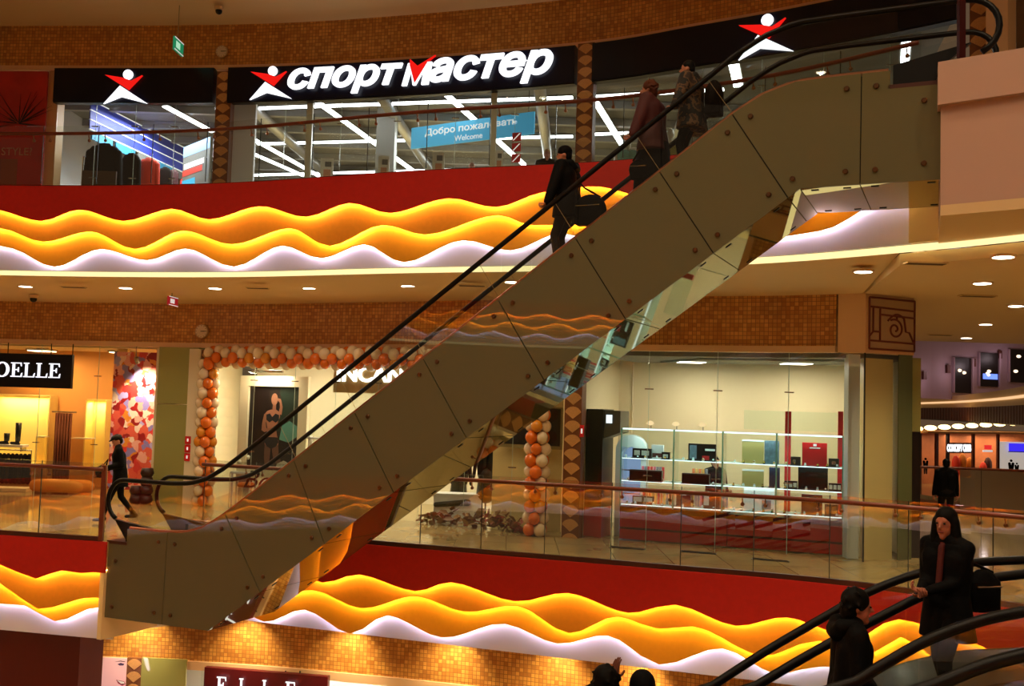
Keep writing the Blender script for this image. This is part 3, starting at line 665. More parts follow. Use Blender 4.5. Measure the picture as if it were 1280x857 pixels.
def sport_logo(parent, px, py, poly, off, sc=1.0, y2=0):
    C, t = on_poly(px, py, poly, off); k = (on_poly(px+10, py, poly, off)[0]-C).length/10*.28*sc
    def pl(pts): return [((x-565)*k, (395-y)*k) for x, y in pts]
    mb = MB(); flat_poly(mb, C, t, [((572-565)*k+21*k*math.cos(a), (395-338)*k+21*k*math.sin(a)) for a in np.linspace(0, 2*math.pi, 20)[:-1]], .05); mb.make('logo_head', M_LETTER, parent)
    mb = MB(); flat_poly(mb, C, t, list(reversed(pl([(470, 340), (548, 352), (590, 366), (637, 342), (578, 405)]))), .06); mb.make('logo_arms', M_LETTERR, parent)
    mb = MB(); flat_poly(mb, C, t, list(reversed(pl([(540, 387), (665, 464), (547, 435), (470, 466)]))), .05); mb.make('logo_legs', M_LETTER, parent)
# scallop pilaster
M_FAN = mat('fan_mosaic_light', srgb(205, 150, 85), .4, noise=.35, nscale=60); M_FANB = mat('fan_mosaic_dark', srgb(120, 70, 30), .45, noise=.3, nscale=60)
def pilaster(label, px0, px1, yt, yb, poly, nf, off=.12, name='mosaic_pilaster'):
    R = chord(px0, px1, yt, yb, poly, off); A, t, w, h = R; r = thing(name, label, 'pilaster', tuple(A)); n = Vector((t.y, -t.x, 0))
    mb = MB(); flat_poly(mb, A-n*.2, t, [(0, 0), (w, 0), (w, h), (0, h)], .2); mb.make('shaft', M_FANB, r)
    fh = h/nf
    for k in range(nf):
        c = (w/2, k*fh+fh*.05); pts = [c]; rad = fh*.88
        for a in np.linspace(-1, 1, 9): pts.append((c[0]+min(w*.47, rad*.75)*math.sin(a*1.25)/math.sin(1.25), c[1]+rad*(.45+.55*math.cos(a*1.4)) ))
        mb = MB(); flat_poly(mb, A, t, list(reversed(pts)), .012); mb.make('fan_tile', M_FAN, r)
    return r

# =================================================================== UPPER LEVEL: SPORTS SHOP
def w3(px, py, off=0): return on_poly(px, py, W3, off)[0]
def win(name, label, poly, x0, x1, z0, z1, nsplit, m=M_GLASS2, cat='window', clips=True):
    P = sub_poly(poly, x0, x1); s = arclen(P); r = thing(name, label, cat, (P[0][0], P[0][1], z0), kind='structure'); n = nsplit
    for i in range(n):
        Q = [(float(np.interp(t, s, [p[0] for p in P])), float(np.interp(t, s, [p[1] for p in P]))) for t in np.linspace(s[-1]*i/n+.006, s[-1]*(i+1)/n-.006, 5)]
        MB().strip(Q, z0, z1, .014).make('pane', m, r)
        if i and clips:
            a = Q[0]; c = MB(); c.box((a[0], a[1]-.03, z0+(z1-z0)*.80), (.16, .03, .02)); c.box((a[0], a[1]-.03, z0+(z1-z0)*.35), (.16, .03, .02)); c.make('glass_clip', M_STEEL, r)
            MB().box((a[0], a[1], (z0+z1)/2), (.008, .016, z1-z0)).make('seal', mat('pale_edge', srgb(170, 190, 170), .3), r)
    return r
ZS0, ZS1 = 9.08, 9.86
xA0 = w3(68, 200).x; xA1 = w3(266, 200).x; xB0 = w3(284, 200).x; xB1 = w3(719, 180).x; xC0 = w3(741, 180).x; xC1 = w3(1200, 60).x
win('window_1', 'glass shopfront of the sports shop left of the first pilaster', W3, xA0, xA1, Z3, ZS0, 4)
win('window_2', 'wide glass shopfront under the large sports shop sign', W3, xB0, xB1, Z3, ZS0, 6)
win('window_3', 'glass shopfront of the sports shop behind the escalator riders', W3, xC0, xC1, Z3, ZS0, 6)
pilaster('scalloped mosaic pilaster between two sports shop windows, left', 268, 287, 89, 236, W3, 11)
pilaster('scalloped mosaic pilaster right of the large sports shop sign', 720.5, 741, 54, 215, W3, 11)
pilaster('scalloped mosaic pilaster at upper right corner by the landing', 1212, 1242, -60, 80, W3, 7, .4)
cc = thing('column', 'cream square column at upper right corner', 'column', (8.4, 14.9, Z3)); q = chord(1243, 1270, -80, 75, W3, .45); board('shaft', q, M_TRIM, .35, cc)
q = chord(1272, 1300, -80, 75, W3, .3); bb = thing('shop_poster', 'colourful lit poster at the upper right edge', 'poster', tuple(q[0])); board('poster', q, mat('poster_mix', srgb(120, 90, 60), .4, noise=.9, nscale=3), .06, bb)
MB().strip(sub_poly(W3, xA0-.25, xA0-.0), Z3, ZS1, .3).make('jamb', M_TRIM, thing('trim_7', 'cream jamb beside the red poster on the upper level', 'trim', (xA0, 22.6, Z3), kind='structure'))
# sign fascias
def sign_box(label, x0, x1, logo=None, letters=False):
    P = offset(sub_poly(W3, x0, x1), .18); r = thing('shop_sign', label, 'sign', (P[0][0], P[0][1], ZS0)); MB().strip(P, ZS0, ZS1, .2).make('sign_board', M_NAVY, r)
    MB().strip(offset(P, -.02), ZS0-.02, ZS0, .18).make('sign_underside', M_BLACK, r)
    if logo: sport_logo(r, *logo)
    return r
sign_box('black sports shop sign with red and white figure, upper left', xA0-.02, xA1, (158, 110, W3, .20))
sg = sign_box('large dark sports shop sign with white Cyrillic lettering and figure', xB0, xB1, (339, 105, W3, .20, .95))
sign_box('dark sports shop sign with red and white figure, upper right', xC0, xC1, (957, 46, W3, .20, 1.22))
M_LSIDE = mat('letter_side', srgb(110, 110, 100), .5)
def up_text(body, px0, px1, yt0, yb0, yt1, yb1, m, **k):
    A = on_poly(px0, yb0, W3, .20)[0]; B = on_poly(px1, yb1, W3, .20)[0]; t = Vector((B.x-A.x, B.y-A.y, 0)); T = on_poly((px0+px1)/2, (yt0+yt1)/2, W3, .20)[0].z; bz = on_poly((px0+px1)/2, (yb0+yb1)/2, W3, .20)[0].z
    return place_text('letters', body, Vector((A.x, A.y, bz)), t, t.length, T-bz, m, sg, .07, shear=.28, bold=.03, **k)
up_text('спорт', 360, 503, 87, 122, 80, 114, M_LETTER); up_text('астер', 536, 691, 74, 112, 63, 104, M_LETTER)
A = on_poly(503, 108, W3, .20)[0]; B = on_poly(536, 105, W3, .20)[0]; t = Vector((B.x-A.x, B.y-A.y, 0)); k = t.length; t.normalize(); hM = on_poly(520, 78, W3, .20)[0].z-on_poly(520, 107, W3, .20)[0].z
mb = MB(); flat_poly(mb, A, t, [(0, 0), (k*.18, 0), (k*.33, hM*.62), (k*.42, 0), (k*.52, 0), (k*.82, hM*.62), (k*.74, 0), (k*1.0, 0), (k*1.12, hM*.95), (k*.95, hM*.95), (k*.5, hM*.3), (k*.36, hM*.95), (k*.22, hM*.95)], .06); mb.make('letters', M_LETTER, sg)
mb = MB(); flat_poly(mb, A, t, [(k*.5, hM*.08), (k*.98, hM*.98), (k*1.25, hM*1.22), (k*.60, hM*.80), (k*.30, hM*1.12), (k*.30, hM*.85)], .08); mb.make('letters', M_LETTERR, sg)
# red style poster
R = chord(-45, 57, 90, 238, W3, .1); ps = thing('fashion_poster', 'dark red poster reading STYLE? at the upper left edge', 'poster', tuple(R[0]))
M_PRED = mat('poster_red', srgb(190, 35, 15), .35, noise=.45, nscale=1.5); board('poster_board', R, M_PRED, .06, ps)
rect_text('lettering', 'STYLE?', chord(2, 40, 184.5, 194, W3, .165), mat('pale_pink_print', srgb(215, 150, 120), .5), ps, .006)
A, t, w, h = sub(R, .45, .98, .36, .98, .065)
for i in range(46):   # spiky dark plant drawn on the poster
    a = random.uniform(-.3, math.pi+.3); l = random.uniform(.3, .95)*h*.55; c = (w*.45, h*.32); d = (math.cos(a), math.sin(a)); nx, ny = -d[1], d[0]
    mb = MB(); flat_poly(mb, A, t, [(c[0]+nx*.012, c[1]+ny*.012), (c[0]-nx*.012, c[1]-ny*.012), (c[0]+d[0]*l, c[1]+d[1]*l)], .004 + .0001*i); mb.make('printed_leaf', mat('poster_dark', srgb(25, 5, 4), .5) if i % 4 else mat('poster_bright', srgb(170, 50, 25), .5), ps)
mb = MB(); flat_poly(mb, *R[:2], [(R[2]*.36, R[3]*.02), (R[2]*.7, R[3]*.02), (R[2]*.7, R[3]*.26), (R[2]*.36, R[3]*.26)], .065); mb.make('printed_room', mat('poster_tan', srgb(160, 75, 30), .4), ps)
# interior shell
M_GREYC = mat('grey_open_ceiling', srgb(120, 120, 118), .7, noise=.15, nscale=2); M_GREYW = mat('grey_corrugated', srgb(150, 148, 140), .6)
ZC = 9.75
inner = [p for p in offset(sub_poly(W3, xA0-.2, xC1), -.35)]
tag(MB().prism(inner + [(12, 34), (-17, 34)], ZC, ZC+.12).make('ceiling', M_GREYC), 'grey open service ceiling inside the sports shop', 'ceiling', kind='structure')
tag(MB().prism([(-17, 33.6), (12, 33.6), (12, 33.8), (-17, 33.8)], Z3, ZC).make('wall_shop_back', M_GREYW), 'grey back wall of the sports shop', 'wall', kind='structure')
tag(MB().prism([(-11.9, 23.2), (-11.7, 23.2), (-11.7, 33), (-11.9, 33)], Z3, ZC).make('wall_shop_left', mat('shop_white', srgb(225, 228, 235), .6)), 'white side wall inside the sports shop', 'wall', kind='structure')
tag(MB().prism([(9.6, 17.5), (9.8, 17.5), (9.8, 33), (9.6, 33)], Z3, ZC).make('wall_shop_right', MATS['shop_white']), 'white right side wall inside the sports shop', 'wall', kind='structure')
dk = thing('ceiling_ducts', 'grey ventilation ducts and beams under the sports shop ceiling', 'duct', (0, 26, 9.5))
for i, yy in enumerate(np.arange(23.4, 33, 1.5)): MB().box((-2.5, yy, ZC-.10), (19, .16, .18)).make('beam', mat('beam_grey', srgb(150, 150, 148), .5), dk)
for xx in (-6.6, -3.2, .4, 3.8): MB().tube([(xx, 22.6 if xx < 0 else 21, ZC-.28), (xx+.8, 33, ZC-.28)], .14, 10).make('duct', mat('duct_steel', (.5, .5, .5, 1), .35, .6), dk, True)
# fluorescent lamps
def lamp(label, a, b, z=9.5, wdt=.13, group='fluorescent lamps of the sports shop'):
    A = at_z(a[0], a[1], z); B = at_z(b[0], b[1], z); r = thing('fluorescent_lamp', label, 'lamp', tuple((A+B)/2), group=group)
    d = (B-A); L = d.length; d.normalize(); R = Matrix((d, Vector((0, 0, 1)).cross(d), Vector((0, 0, 1)))).transposed(); c = (A+B)/2
    MB().box(c, (L, wdt, .03), R).make('tube', M_TUBE, r); MB().box(c+Vector((0, 0, .035)), (L, wdt+.06, .035), R).make('housing', M_STEEL, r)
lamp('fluorescent row parallel to the shopfront, nearest the large sign', (312, 136), (716, 122), wdt=.12)
lamp('middle fluorescent row parallel to the shopfront', (322, 180), (716, 170.5), wdt=.13); lamp('far fluorescent row just above the balcony edge', (315, 219), (610, 211), wdt=.16)
lamp('diagonal fluorescent row starting under the sign letters at left', (397, 128), (517, 214)); lamp('diagonal fluorescent row crossing behind the welcome banner', (556, 117), (655, 206))
lamp('diagonal fluorescent row right of the second pilaster', (742, 124), (778, 182)); lamp('fluorescent row behind the first escalator riders', (745, 121), (905, 112), wdt=.12); lamp('far fluorescent row right of the second pilaster', (742, 168), (790, 166), wdt=.12)
lamp('diagonal fluorescent row at lower left of the wide shopfront', (311, 171), (402, 222)); lamp('second diagonal fluorescent row at lower left of the wide shopfront', (311, 190), (380, 220))
lamp('diagonal fluorescent row in the left sports shop window', (206, 133), (266, 165)); lamp('short fluorescent row beside the riders at upper right', (917, 80), (923, 108), wdt=.2); lamp('short fluorescent row near the escalator head', (1133, 48), (1131, 78), wdt=.16)
# mullions inside
for px, yb, lb in ((386.5, 222, 'left'), (616.5, 208, 'right')):
    q = w3(px, 170, -.1); o = MB().box((q.x, q.y, 7.9), (.13, .13, 3.2)).make('window_post', mat('post_white', srgb(225, 225, 205), .4)); tag(o, f'white steel post behind the wide sports shop window, {lb} one', 'post')
q = w3(302, 180, -.4); tag(MB().box((q.x, q.y, 7.85), (.62, .12, 3.0)).make('display_wall', MATS['shop_white']), 'white display wall beside the first pilaster inside the sports shop', 'partition')
q = w3(483, 180, -2.5); tag(MB().box((q.x, q.y, 8.0), (.45, .45, 3.3)).make('shop_column', mat('col_grey', srgb(195, 195, 190), .5)), 'pale grey square column inside the sports shop', 'column')
# welcome banner
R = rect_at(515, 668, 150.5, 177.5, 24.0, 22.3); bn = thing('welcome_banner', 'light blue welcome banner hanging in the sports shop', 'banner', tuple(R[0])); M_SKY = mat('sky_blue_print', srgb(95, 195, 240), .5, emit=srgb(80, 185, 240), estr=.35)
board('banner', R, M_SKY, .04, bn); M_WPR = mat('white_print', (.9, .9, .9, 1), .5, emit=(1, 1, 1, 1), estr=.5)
rect_text('lettering', 'Добро пожаловать', sub(R, .12, .87, .45, .85, .045), M_WPR, bn, .006, bold=.02); rect_text('lettering', 'Welcome', sub(R, .37, .60, .10, .36, .045), M_WPR, bn, .006, bold=.01)
for u in (.05, .95): P = R[0]+R[1]*(R[2]*u)+Vector((0, 0, R[3])); MB().tube([P, P+Vector((0, 0, ZC-P.z))], .012, 5).make('wire', M_STEEL, bn)
R = chord(640, 651, 165, 203, W3, .03); st = thing('sale_sticker', 'red and white sticker strip on the sports shop window', 'sticker', tuple(R[0]))
for v in (0, .36, .70):
    board('red_square', sub(R, 0, 1, v, v+.28), M_LETTERR if False else mat('sticker_red', srgb(200, 30, 30), .5), .006, st); A, t, w, h = sub(R, 0, 1, v, v+.28, .007); mb = MB(); flat_poly(mb, A, t, [(w*.05, h*.1), (w*.2, h*.1), (w*.95, h*.9), (w*.8, h*.9)], .003); mb.make('white_slash', M_WPR, st)
# small sign cards and heads near the window
for i, (a, b, yt, yb) in enumerate(((400, 416, 198, 226), (472, 486, 195, 224), (540, 555, 190, 219), (618, 628, 188, 214))):
    R = rect_at(a, b, yt, yb, 22.9-i*.35); c = thing('price_card', ('white price card on a stand in the sports shop, ' + ('leftmost of four', 'second from the left', 'third from the left', 'rightmost, beside the white post')[i]), 'card', tuple(R[0]))
    board('card', R, mat('card_white', srgb(235, 235, 228), .5), .02, c); board('print', sub(R, .25, .8, .1, .5, .021), mat('card_print', srgb(220, 160, 130), .5), .003, c); board('header', sub(R, .35, .85, .62, .85, .021), mat('card_grey', srgb(120, 120, 120), .5), .003, c)
    P = R[0]+R[1]*(R[2]/2)+Vector((0, .02, 0)); MB().tube([(P.x, P.y, Z3), (P.x, P.y, P.z)], .015, 6).make('stand', M_STEEL, c)
# ---- clothes bay (left window): blue frieze, boards, jackets
fz_ = thing('blue_frieze', 'blue panelled frieze with white lines above the jackets', 'panel', (-10, 24, 8.9)); P0 = Vector((-10.55, 24.1, 0)); P1 = Vector((-9.62, 29.2, 0)); tt = (P1-P0).normalized(); LL = (P1-P0).length
M_BLUE = mat('blue_panel', srgb(60, 75, 190), .5); M_BLUED = mat('deep_blue', srgb(20, 35, 170), .5)
for i in range(3):
    mb = MB(); flat_poly(mb, P0+Vector((0, 0, 8.90+i*.24)), tt, [(0, 0), (LL, 0), (LL, .225), (0, .225)], .03); mb.make('blue_board', M_BLUE, fz_)
for i in range(4):
    mb = MB(); flat_poly(mb, P0+Vector((0, 0, 8.875+i*.24)), tt, [(0, 0), (LL, 0), (LL, .022), (0, .022)], .05); mb.make('white_line', M_WPR, fz_)
mb = MB(); mb.box((-9.55, 29.3, 8.2), (.35, .3, 2.6)); mb.make('end_pier', M_BLUED, fz_)
for i in range(5):
    a = P0+tt*(LL*(.02+i*.2)); mb = MB(); flat_poly(mb, a+Vector((0, 0, 8.66)), tt, [(0, 0), (LL*.17, 0), (LL*.17, .2), (0, .2)], .04); mb.make('category_board', mat('cyan_board', srgb(60, 165, 215), .5) if i not in (2, 4) else mat('grey_board', srgb(120, 120, 120), .5), fz_)
rk = thing('clothes_rail', 'steel clothes rail with hangers in the left sports shop window', 'rail', (-10, 23.6, Z3)); ra = at_y(104, 196, 23.6); rb = at_y(222, 215, 27.2)
MB().tube([ra, rb], .02, 6).make('bar', M_STEEL, rk)
for P in (ra, (ra+rb)/2, rb): MB().tube([P, Vector((P.x, P.y, Z3))], .018, 6).make('upright', M_STEEL, rk)
def jacket(label, px0, px1, yt, yb, Y, m, m2=None):
    A = at_y(px0, yb, Y); B = at_y(px1, yb, Y); T = at_y((px0+px1)/2, yt, Y); c = (A+B)/2; w = (B-A).length; h = T.z-A.z; r = thing('jacket', label, 'jacket', (c.x, c.y, T.z), group='jackets in the sports shop window')
    prof = [(.0, 1.0, .10, .5), (.06, .97, .34, .7), (.16, .90, .44, .8), (.4, .7, .42, .9), (.7, .4, .42, .95), (1, .0, .44, 1)]
    vs = []; k = 14
    for u, v, rw, rd in prof:
        for j in range(k): a = 2*math.pi*j/k; vs.append((c.x+w*rw*math.cos(a), c.y+.22*rd*w*math.sin(a)*(1+.06*math.sin(j*2.1)), A.z-.3*h*(1-v)*0 + h*v))
    fs = [(i*k+j, (i+1)*k+j, (i+1)*k+(j+1) % k, i*k+(j+1) % k) for i in range(len(prof)-1) for j in range(k)] + [tuple(range(k-1, -1, -1)), tuple(range((len(prof)-1)*k, len(prof)*k))]
    mesh_obj('torso', vs, fs, m, r, None, True)
    for sx in (-1, 1): MB().caps((c.x+sx*w*.36, c.y, A.z+h*.86), (c.x+sx*w*.47, c.y-.04, A.z+h*.12), w*.13, w*.10, 8).make('sleeve', m, r, True)
    if m2: mb = MB(); mb.box((c.x, c.y-.23*w, A.z+h*.42), (w*.9, .05, h*.3)); mb.make('band', m2, r)
    MB().caps((c.x-w*.1, c.y, A.z+h*.99), (c.x+w*.1, c.y, A.z+h*.99), w*.07, w*.07, 8).make('collar', m, r, True)
    hk = MB(); hk.tube([(c.x, c.y, A.z+h), (c.x, c.y, A.z+h+.10), (c.x+.03, c.y, A.z+h+.13)], .006, 5); hk.make('hanger_hook', M_STEEL, r)
K1 = mat('jacket_black', (.0025, .0024, .0026, 1), .75, bump=.3, nscale=25, spec=.12); K2 = mat('jacket_brown', srgb(70, 45, 20), .7); K3 = mat('jacket_orange', srgb(235, 60, 15), .55, bump=.5, nscale=30); K4 = mat('jacket_dark', srgb(24, 18, 16), .7, spec=.15); K5 = mat('jacket_maroon', srgb(70, 20, 25), .6)
jacket('black jacket with brown band, largest at the front of the rail', 103, 150, 181, 262, 23.6, K1, K2); jacket('dark jacket between the black and the orange one', 148, 174, 192, 258, 24.2, K4)
jacket('bright orange quilted jacket on the rail', 170, 198, 198, 250, 24.7, K3); jacket('dark brown jacket right of the orange one', 196, 213, 209, 250, 25.4, K4); jacket('small maroon jacket at the far end of the rail', 208, 222, 212, 248, 26.2, K5); jacket('small red jacket beside the shop poster', 224, 238, 222, 250, 26.8, mat('jacket_red', srgb(200, 25, 20), .6))
R = rect_at(229, 262, 178, 245, 26.2, 25.0); pp = thing('shop_poster', 'grey and white advertising board inside the left sports shop window', 'poster', tuple(R[0])); board('board', R, mat('poster_grey', srgb(120, 118, 108), .5), .05, pp)
board('header', sub(R, 0, 1, .80, 1.0, .051), mat('poster_lblue', srgb(140, 180, 230), .5), .004, pp); board('title_block', sub(R, .05, .8, .56, .66, .051), M_WPR, .004, pp); board('text_block', sub(R, 0, .75, .43, .54, .051), mat('poster_ored', srgb(210, 70, 50), .5), .004, pp); board('footer', sub(R, 0, .5, .15, .35, .051), mat('poster_cyan', srgb(70, 180, 220), .5), .004, pp)
for i, (px, yt) in enumerate(((786, 166), (838, 160))):   # shop dummies behind the glass
    T = at_y(px, yt, 20.6); mn = thing('shop_dummy', ('pale shop dummy behind glass left of the maroon coat rider', 'pale shop dummy behind glass between the two upper riders')[i], 'mannequin', (T.x, T.y, Z3)); mb = MB(); mb.ball(T-Vector((0, 0, .13)), (.09, .10, .13)); mb.caps(T-Vector((0, 0, .25)), T-Vector((0, 0, .32)), .05, .06); mb.caps(T-Vector((.12, 0, .42)), T-Vector((.1, 0, .95)), .12, .10); mb.caps(T-Vector((-.12, 0, .42)), T-Vector((-.1, 0, .95)), .12, .10)
    for sx in (-1, 1): mb.caps(T+Vector((sx*.24, 0, -.42)), T+Vector((sx*.28, -.05, -.98)), .05, .04); mb.caps(T+Vector((sx*.1, 0, -.95)), Vector((T.x+sx*.1, T.y, Z3+.05)), .09, .06)
    mb.make('body', mat('dummy_white', srgb(225, 220, 205), .4), mn, True)
    MB().lathe((T.x, T.y, Z3), [(.2, 0), (.2, .02), (.02, .03)], 14).make('base', M_STEEL, mn); mb = MB(); mb.caps(T+Vector((-.1, -.02, -.5)), T+Vector((-.08, -.02, -.9)), .15, .14); mb.caps(T+Vector((.1, -.02, -.5)), T+Vector((.08, -.02, -.9)), .15, .14); mb.make('top', mat('dummy_teal', srgb(110, 165, 155), .6) if i == 0 else mat('dummy_yellow', srgb(190, 180, 90), .6), mn, True)

# =================================================================== MIDDLE LEVEL
def w2(px, py, off=0): return on_poly(px, py, W2, off)[0]
M_SHOPW = mat('shop_cream_wall', srgb(238, 225, 190), .7); M_WARM = mat('shop_warm_wall', srgb(225, 165, 90), .7); M_NICHE = mat('niche_yellow', srgb(250, 225, 140), .7)
xN1 = w2(196, 520).x; xP1 = w2(247, 520).x; xI0 = w2(264, 520).x; xI1 = w2(704, 520).x; xG0 = w2(727, 560).x
# ---- shop shells: ceilings, partitions and back walls
tag(MB().prism(offset(sub_poly(W2, -16, xN1), -.25)+[(xN1-.8, 27.5), (-16, 27.5)], 3.5, 3.6).make('ceiling', M_CREAM), 'cream ceiling of the clothes shop at left', 'ceiling', kind='structure')
tag(MB().prism(offset(sub_poly(W2, xP1, xI1), -.25)+[(xI1+1.2, 25), (xP1, 26)], 3.5, 3.6).make('ceiling', M_WHITE), 'white ceiling of the lingerie shop', 'ceiling', kind='structure')
tag(MB().prism(offset(sub_poly(W2, xG0, 5.95), -.25)+[(7.05, 17.7), (7.4, 21.3), (3.2, 22.6)], 3.45, 3.53).make('ceiling', M_GREYC), 'slatted grey ceiling of the watch shop', 'ceiling', kind='structure')
tag(MB().prism([(-16, 26.3), (xN1-.5, 26.0), (xN1-.5, 26.2), (-16, 26.5)], 0, 3.5).make('wall_clothes_shop', M_WARM), 'warm back wall of the clothes shop', 'wall', kind='structure')
tag(MB().prism([(xN1-.05, 22.9), (xP1+.05, 22.6), (xP1+.1, 26), (xN1-.3, 26)], 0, 3.5).make('wall_partition', M_SHOPW), 'partition wall between clothes shop and lingerie shop', 'wall', kind='structure')
bk = offset(sub_poly(W2, xP1-.2, xI1+.3), -3.2)
tag(MB().strip(bk, 0, 3.5, .15).make('wall_lingerie_shop', mat('lingerie_wall', srgb(245, 235, 210), .7)), 'white back wall of the lingerie shop', 'wall', kind='structure')
tag(MB().prism([(xI1+.02, 19.2), (xG0-.02, 19.05), (xG0+1.3, 22.6), (xI1+1.1, 22.8)], 0, 3.5).make('wall_partition', M_SHOPW), 'partition wall between lingerie shop and watch shop', 'wall', kind='structure')
tag(MB().prism([(xG0+1.0, 21.8), (7.3, 19.9), (7.3, 20.1), (xG0+1.0, 22.0)], 0, 3.5).make('wall_watch_shop', M_SHOPW), 'cream back wall of the watch shop', 'wall', kind='structure')
tag(MB().prism([(6.95, 17.55), (7.05, 17.5), (7.4, 20), (7.3, 20)], 0, 3.5).make('wall_watch_side', mat('stone_side', srgb(205, 190, 150), .4)), 'pale stone side wall of the watch shop', 'wall', kind='structure')
win('window_4', 'glass front of the clothes shop at left', W2, -15.5, xN1-.05, 0, 3.53, 5)
win('window_5', 'glass front of the lingerie shop behind the balloons', W2, xI0, xI1, 0, 3.53, 8)
win('window_6', 'glass front of the watch shop', W2, xG0+.02, 5.98, 0, 3.53, 4)
cgl = thing('window_7', 'glass corner of the watch shop next to the hall', 'window', (6.5, 17.15, 0), kind='structure'); MB().strip([(6.02, 16.95), (6.72, 17.25)], 0, 3.53, .014).make('pane', M_GLASS2, cgl); MB().box((6.02, 16.94, 1.76), (.02, .03, 3.53)).make('corner_seal', M_SEAL, cgl)
MB().strip([(6.72, 17.25), (7.02, 17.4)], 0, 3.53, .014).make('pane', mat('green_pane', srgb(98, 104, 66), .1), cgl)
tag(MB().prism([(6.1, 17.15), (6.68, 17.4), (6.95, 18.6), (6.3, 18.5)], 0, 3.45).make('stone_pier', mat('stone_pier', srgb(230, 205, 140), .35, noise=.08, nscale=2)), 'pale stone pier inside the glass corner of the watch shop', 'pier')
q = w2(1055, 560, -.35); tag(MB().box((5.93, 17.30, 1.76), (.20, .22, 3.5)).make('mullion_pier', mat('pale_grey_panel', srgb(200, 205, 205), .4)), 'pale grey pier at the right end of the watch shop window', 'pier')
# shop lamps (ceiling panels that give the shops their light)
def panel_lamp(label, x, y, z, sx, sy, power, col, m, grp=None):
    r = thing('ceiling_lamp', label, 'lamp', (x, y, z), group=grp); MB().box((x, y, z+.015), (sx, sy, .03)).make('diffuser', m, r); MB().box((x, y, z+.04), (sx+.06, sy+.06, .03)).make('frame', M_STEEL, r); area_light('lamp_light', (x, y, z-.02), sx, power, col, sy=sy, parent=r)
LW = emis('lamp_warm', (1, .75, .42, 1), 4); LN = emis('lamp_neutral', (1, .92, .78, 1), 5)
panel_lamp('warm ceiling lamp in the clothes shop near the frame edge', -11.8, 25.0, 3.42, .5, .5, 60, (1, .62, .28), LW); panel_lamp('warm ceiling lamp in the clothes shop near the flower poster', -9.6, 24.6, 3.42, .5, .5, 45, (1, .62, .28), LW)
panel_lamp('ceiling lamp above the framed poster in the lingerie shop', -5.3, 23.2, 3.42, .7, .7, 110, (1, .86, .62), LN); panel_lamp('ceiling lamp in the middle of the lingerie shop', -2.6, 22.3, 3.42, .7, .7, 110, (1, .88, .68), LN); panel_lamp('ceiling lamp at the right end of the lingerie shop', .3, 21.2, 3.42, .7, .7, 75, (1, .86, .6), LN)
panel_lamp('ceiling lamp in the watch shop, left', 3.6, 19.9, 3.40, .5, .5, 40, (1, .9, .68), LN); panel_lamp('ceiling lamp in the watch shop, right', 5.5, 19.2, 3.40, .5, .5, 40, (1, .9, .68), LN)
area_light('lamp_light', (-2, 27, 9.4), 6, 620, (.95, .97, 1), sy=3); area_light('lamp_light', (-9.0, 25.5, 9.5), 2, 220, (.95, .97, 1), sy=2); area_light('lamp_light', (5.5, 23, 9.4), 3, 120, (.95, .97, 1), sy=3)  # fixtureless lights added to brighten the sports shop beyond its tubes
# ---- clothes shop
ns = thing('shop_sign', 'black clothes shop sign with white serif lettering at the left edge', 'sign', tuple(w2(40, 463, .15))); R = chord(-30, 92, 442, 484, W2, .15); board('sign_board', R, M_BLACK, .08, ns)
serif_text('NOELLE', chord(-25, 77.5, 453, 471, W2, .24), emis('sign_letter_cool', (.92, .9, 1, 1), 1.5), ns)
for px in (10, 64, 91): q = w2(px, 440, .19); MB().tube([(q.x, q.y, 3.25), (q.x, q.y, 3.55)], .012, 5).make('hanger_rod', M_SEAL, ns)
def niche(label, px0, px1, yt, yb, Y, pw):
    A, t, w, h = rect_at(px0, px1, yt, yb, Y); r = thing('wall_niche', label, 'niche', tuple(A)); d = .45; n = Vector((t.y, -t.x, 0)); mb = MB(); O = A-n*d
    def q(u, v, e): return A + t*u + Vector((0, 0, v)) - n*e
    mb.slab([q(0, 0, d), q(w, 0, d), q(w, h, d), q(0, h, d)], -n*.03); mb.make('back', M_NICHE, r)
    for nm, pts, ex in (('side', [(0, 0, 0), (0, 0, d), (0, h, d), (0, h, 0)], -t*.03), ('side', [(w, 0, 0), (w, 0, d), (w, h, d), (w, h, 0)], t*.03), ('sill', [(0, 0, 0), (w, 0, 0), (w, 0, d), (0, 0, d)], Vector((0, 0, -.03))), ('head', [(0, h, 0), (w, h, 0), (w, h, d), (0, h, d)], Vector((0, 0, .03)))):
        m_ = MB(); m_.slab([q(*p) for p in pts], ex); m_.make(nm, M_NICHE, r)
    c = q(w/2, h-.04, d/2); area_light('niche_light', tuple(c), w*.8, pw, (1, .80, .38), sy=d*.6, parent=r); return r
niche('large lit yellow niche in the clothes shop', -22, 57, 494, 578, 25.6, 26); niche('narrow lit yellow niche beside the flower poster', 104, 128, 500, 585, 25.2, 10)
A, t, w, h = rect_at(-20, 32, 555, 558, 25.2); sh = thing('shoe_shelf', 'white shoe shelf in the large niche', 'shelf', tuple(A)); MB().box(A+t*(w/2)+Vector((0, 0, .03)), (w, .35, .06)).make('board', M_WHITE, sh)
for u in (.1, .9): MB().box(A+t*(w*u)+Vector((0, .1, -.06)), (.03, .25, .1)).make('bracket', M_STEEL, sh)
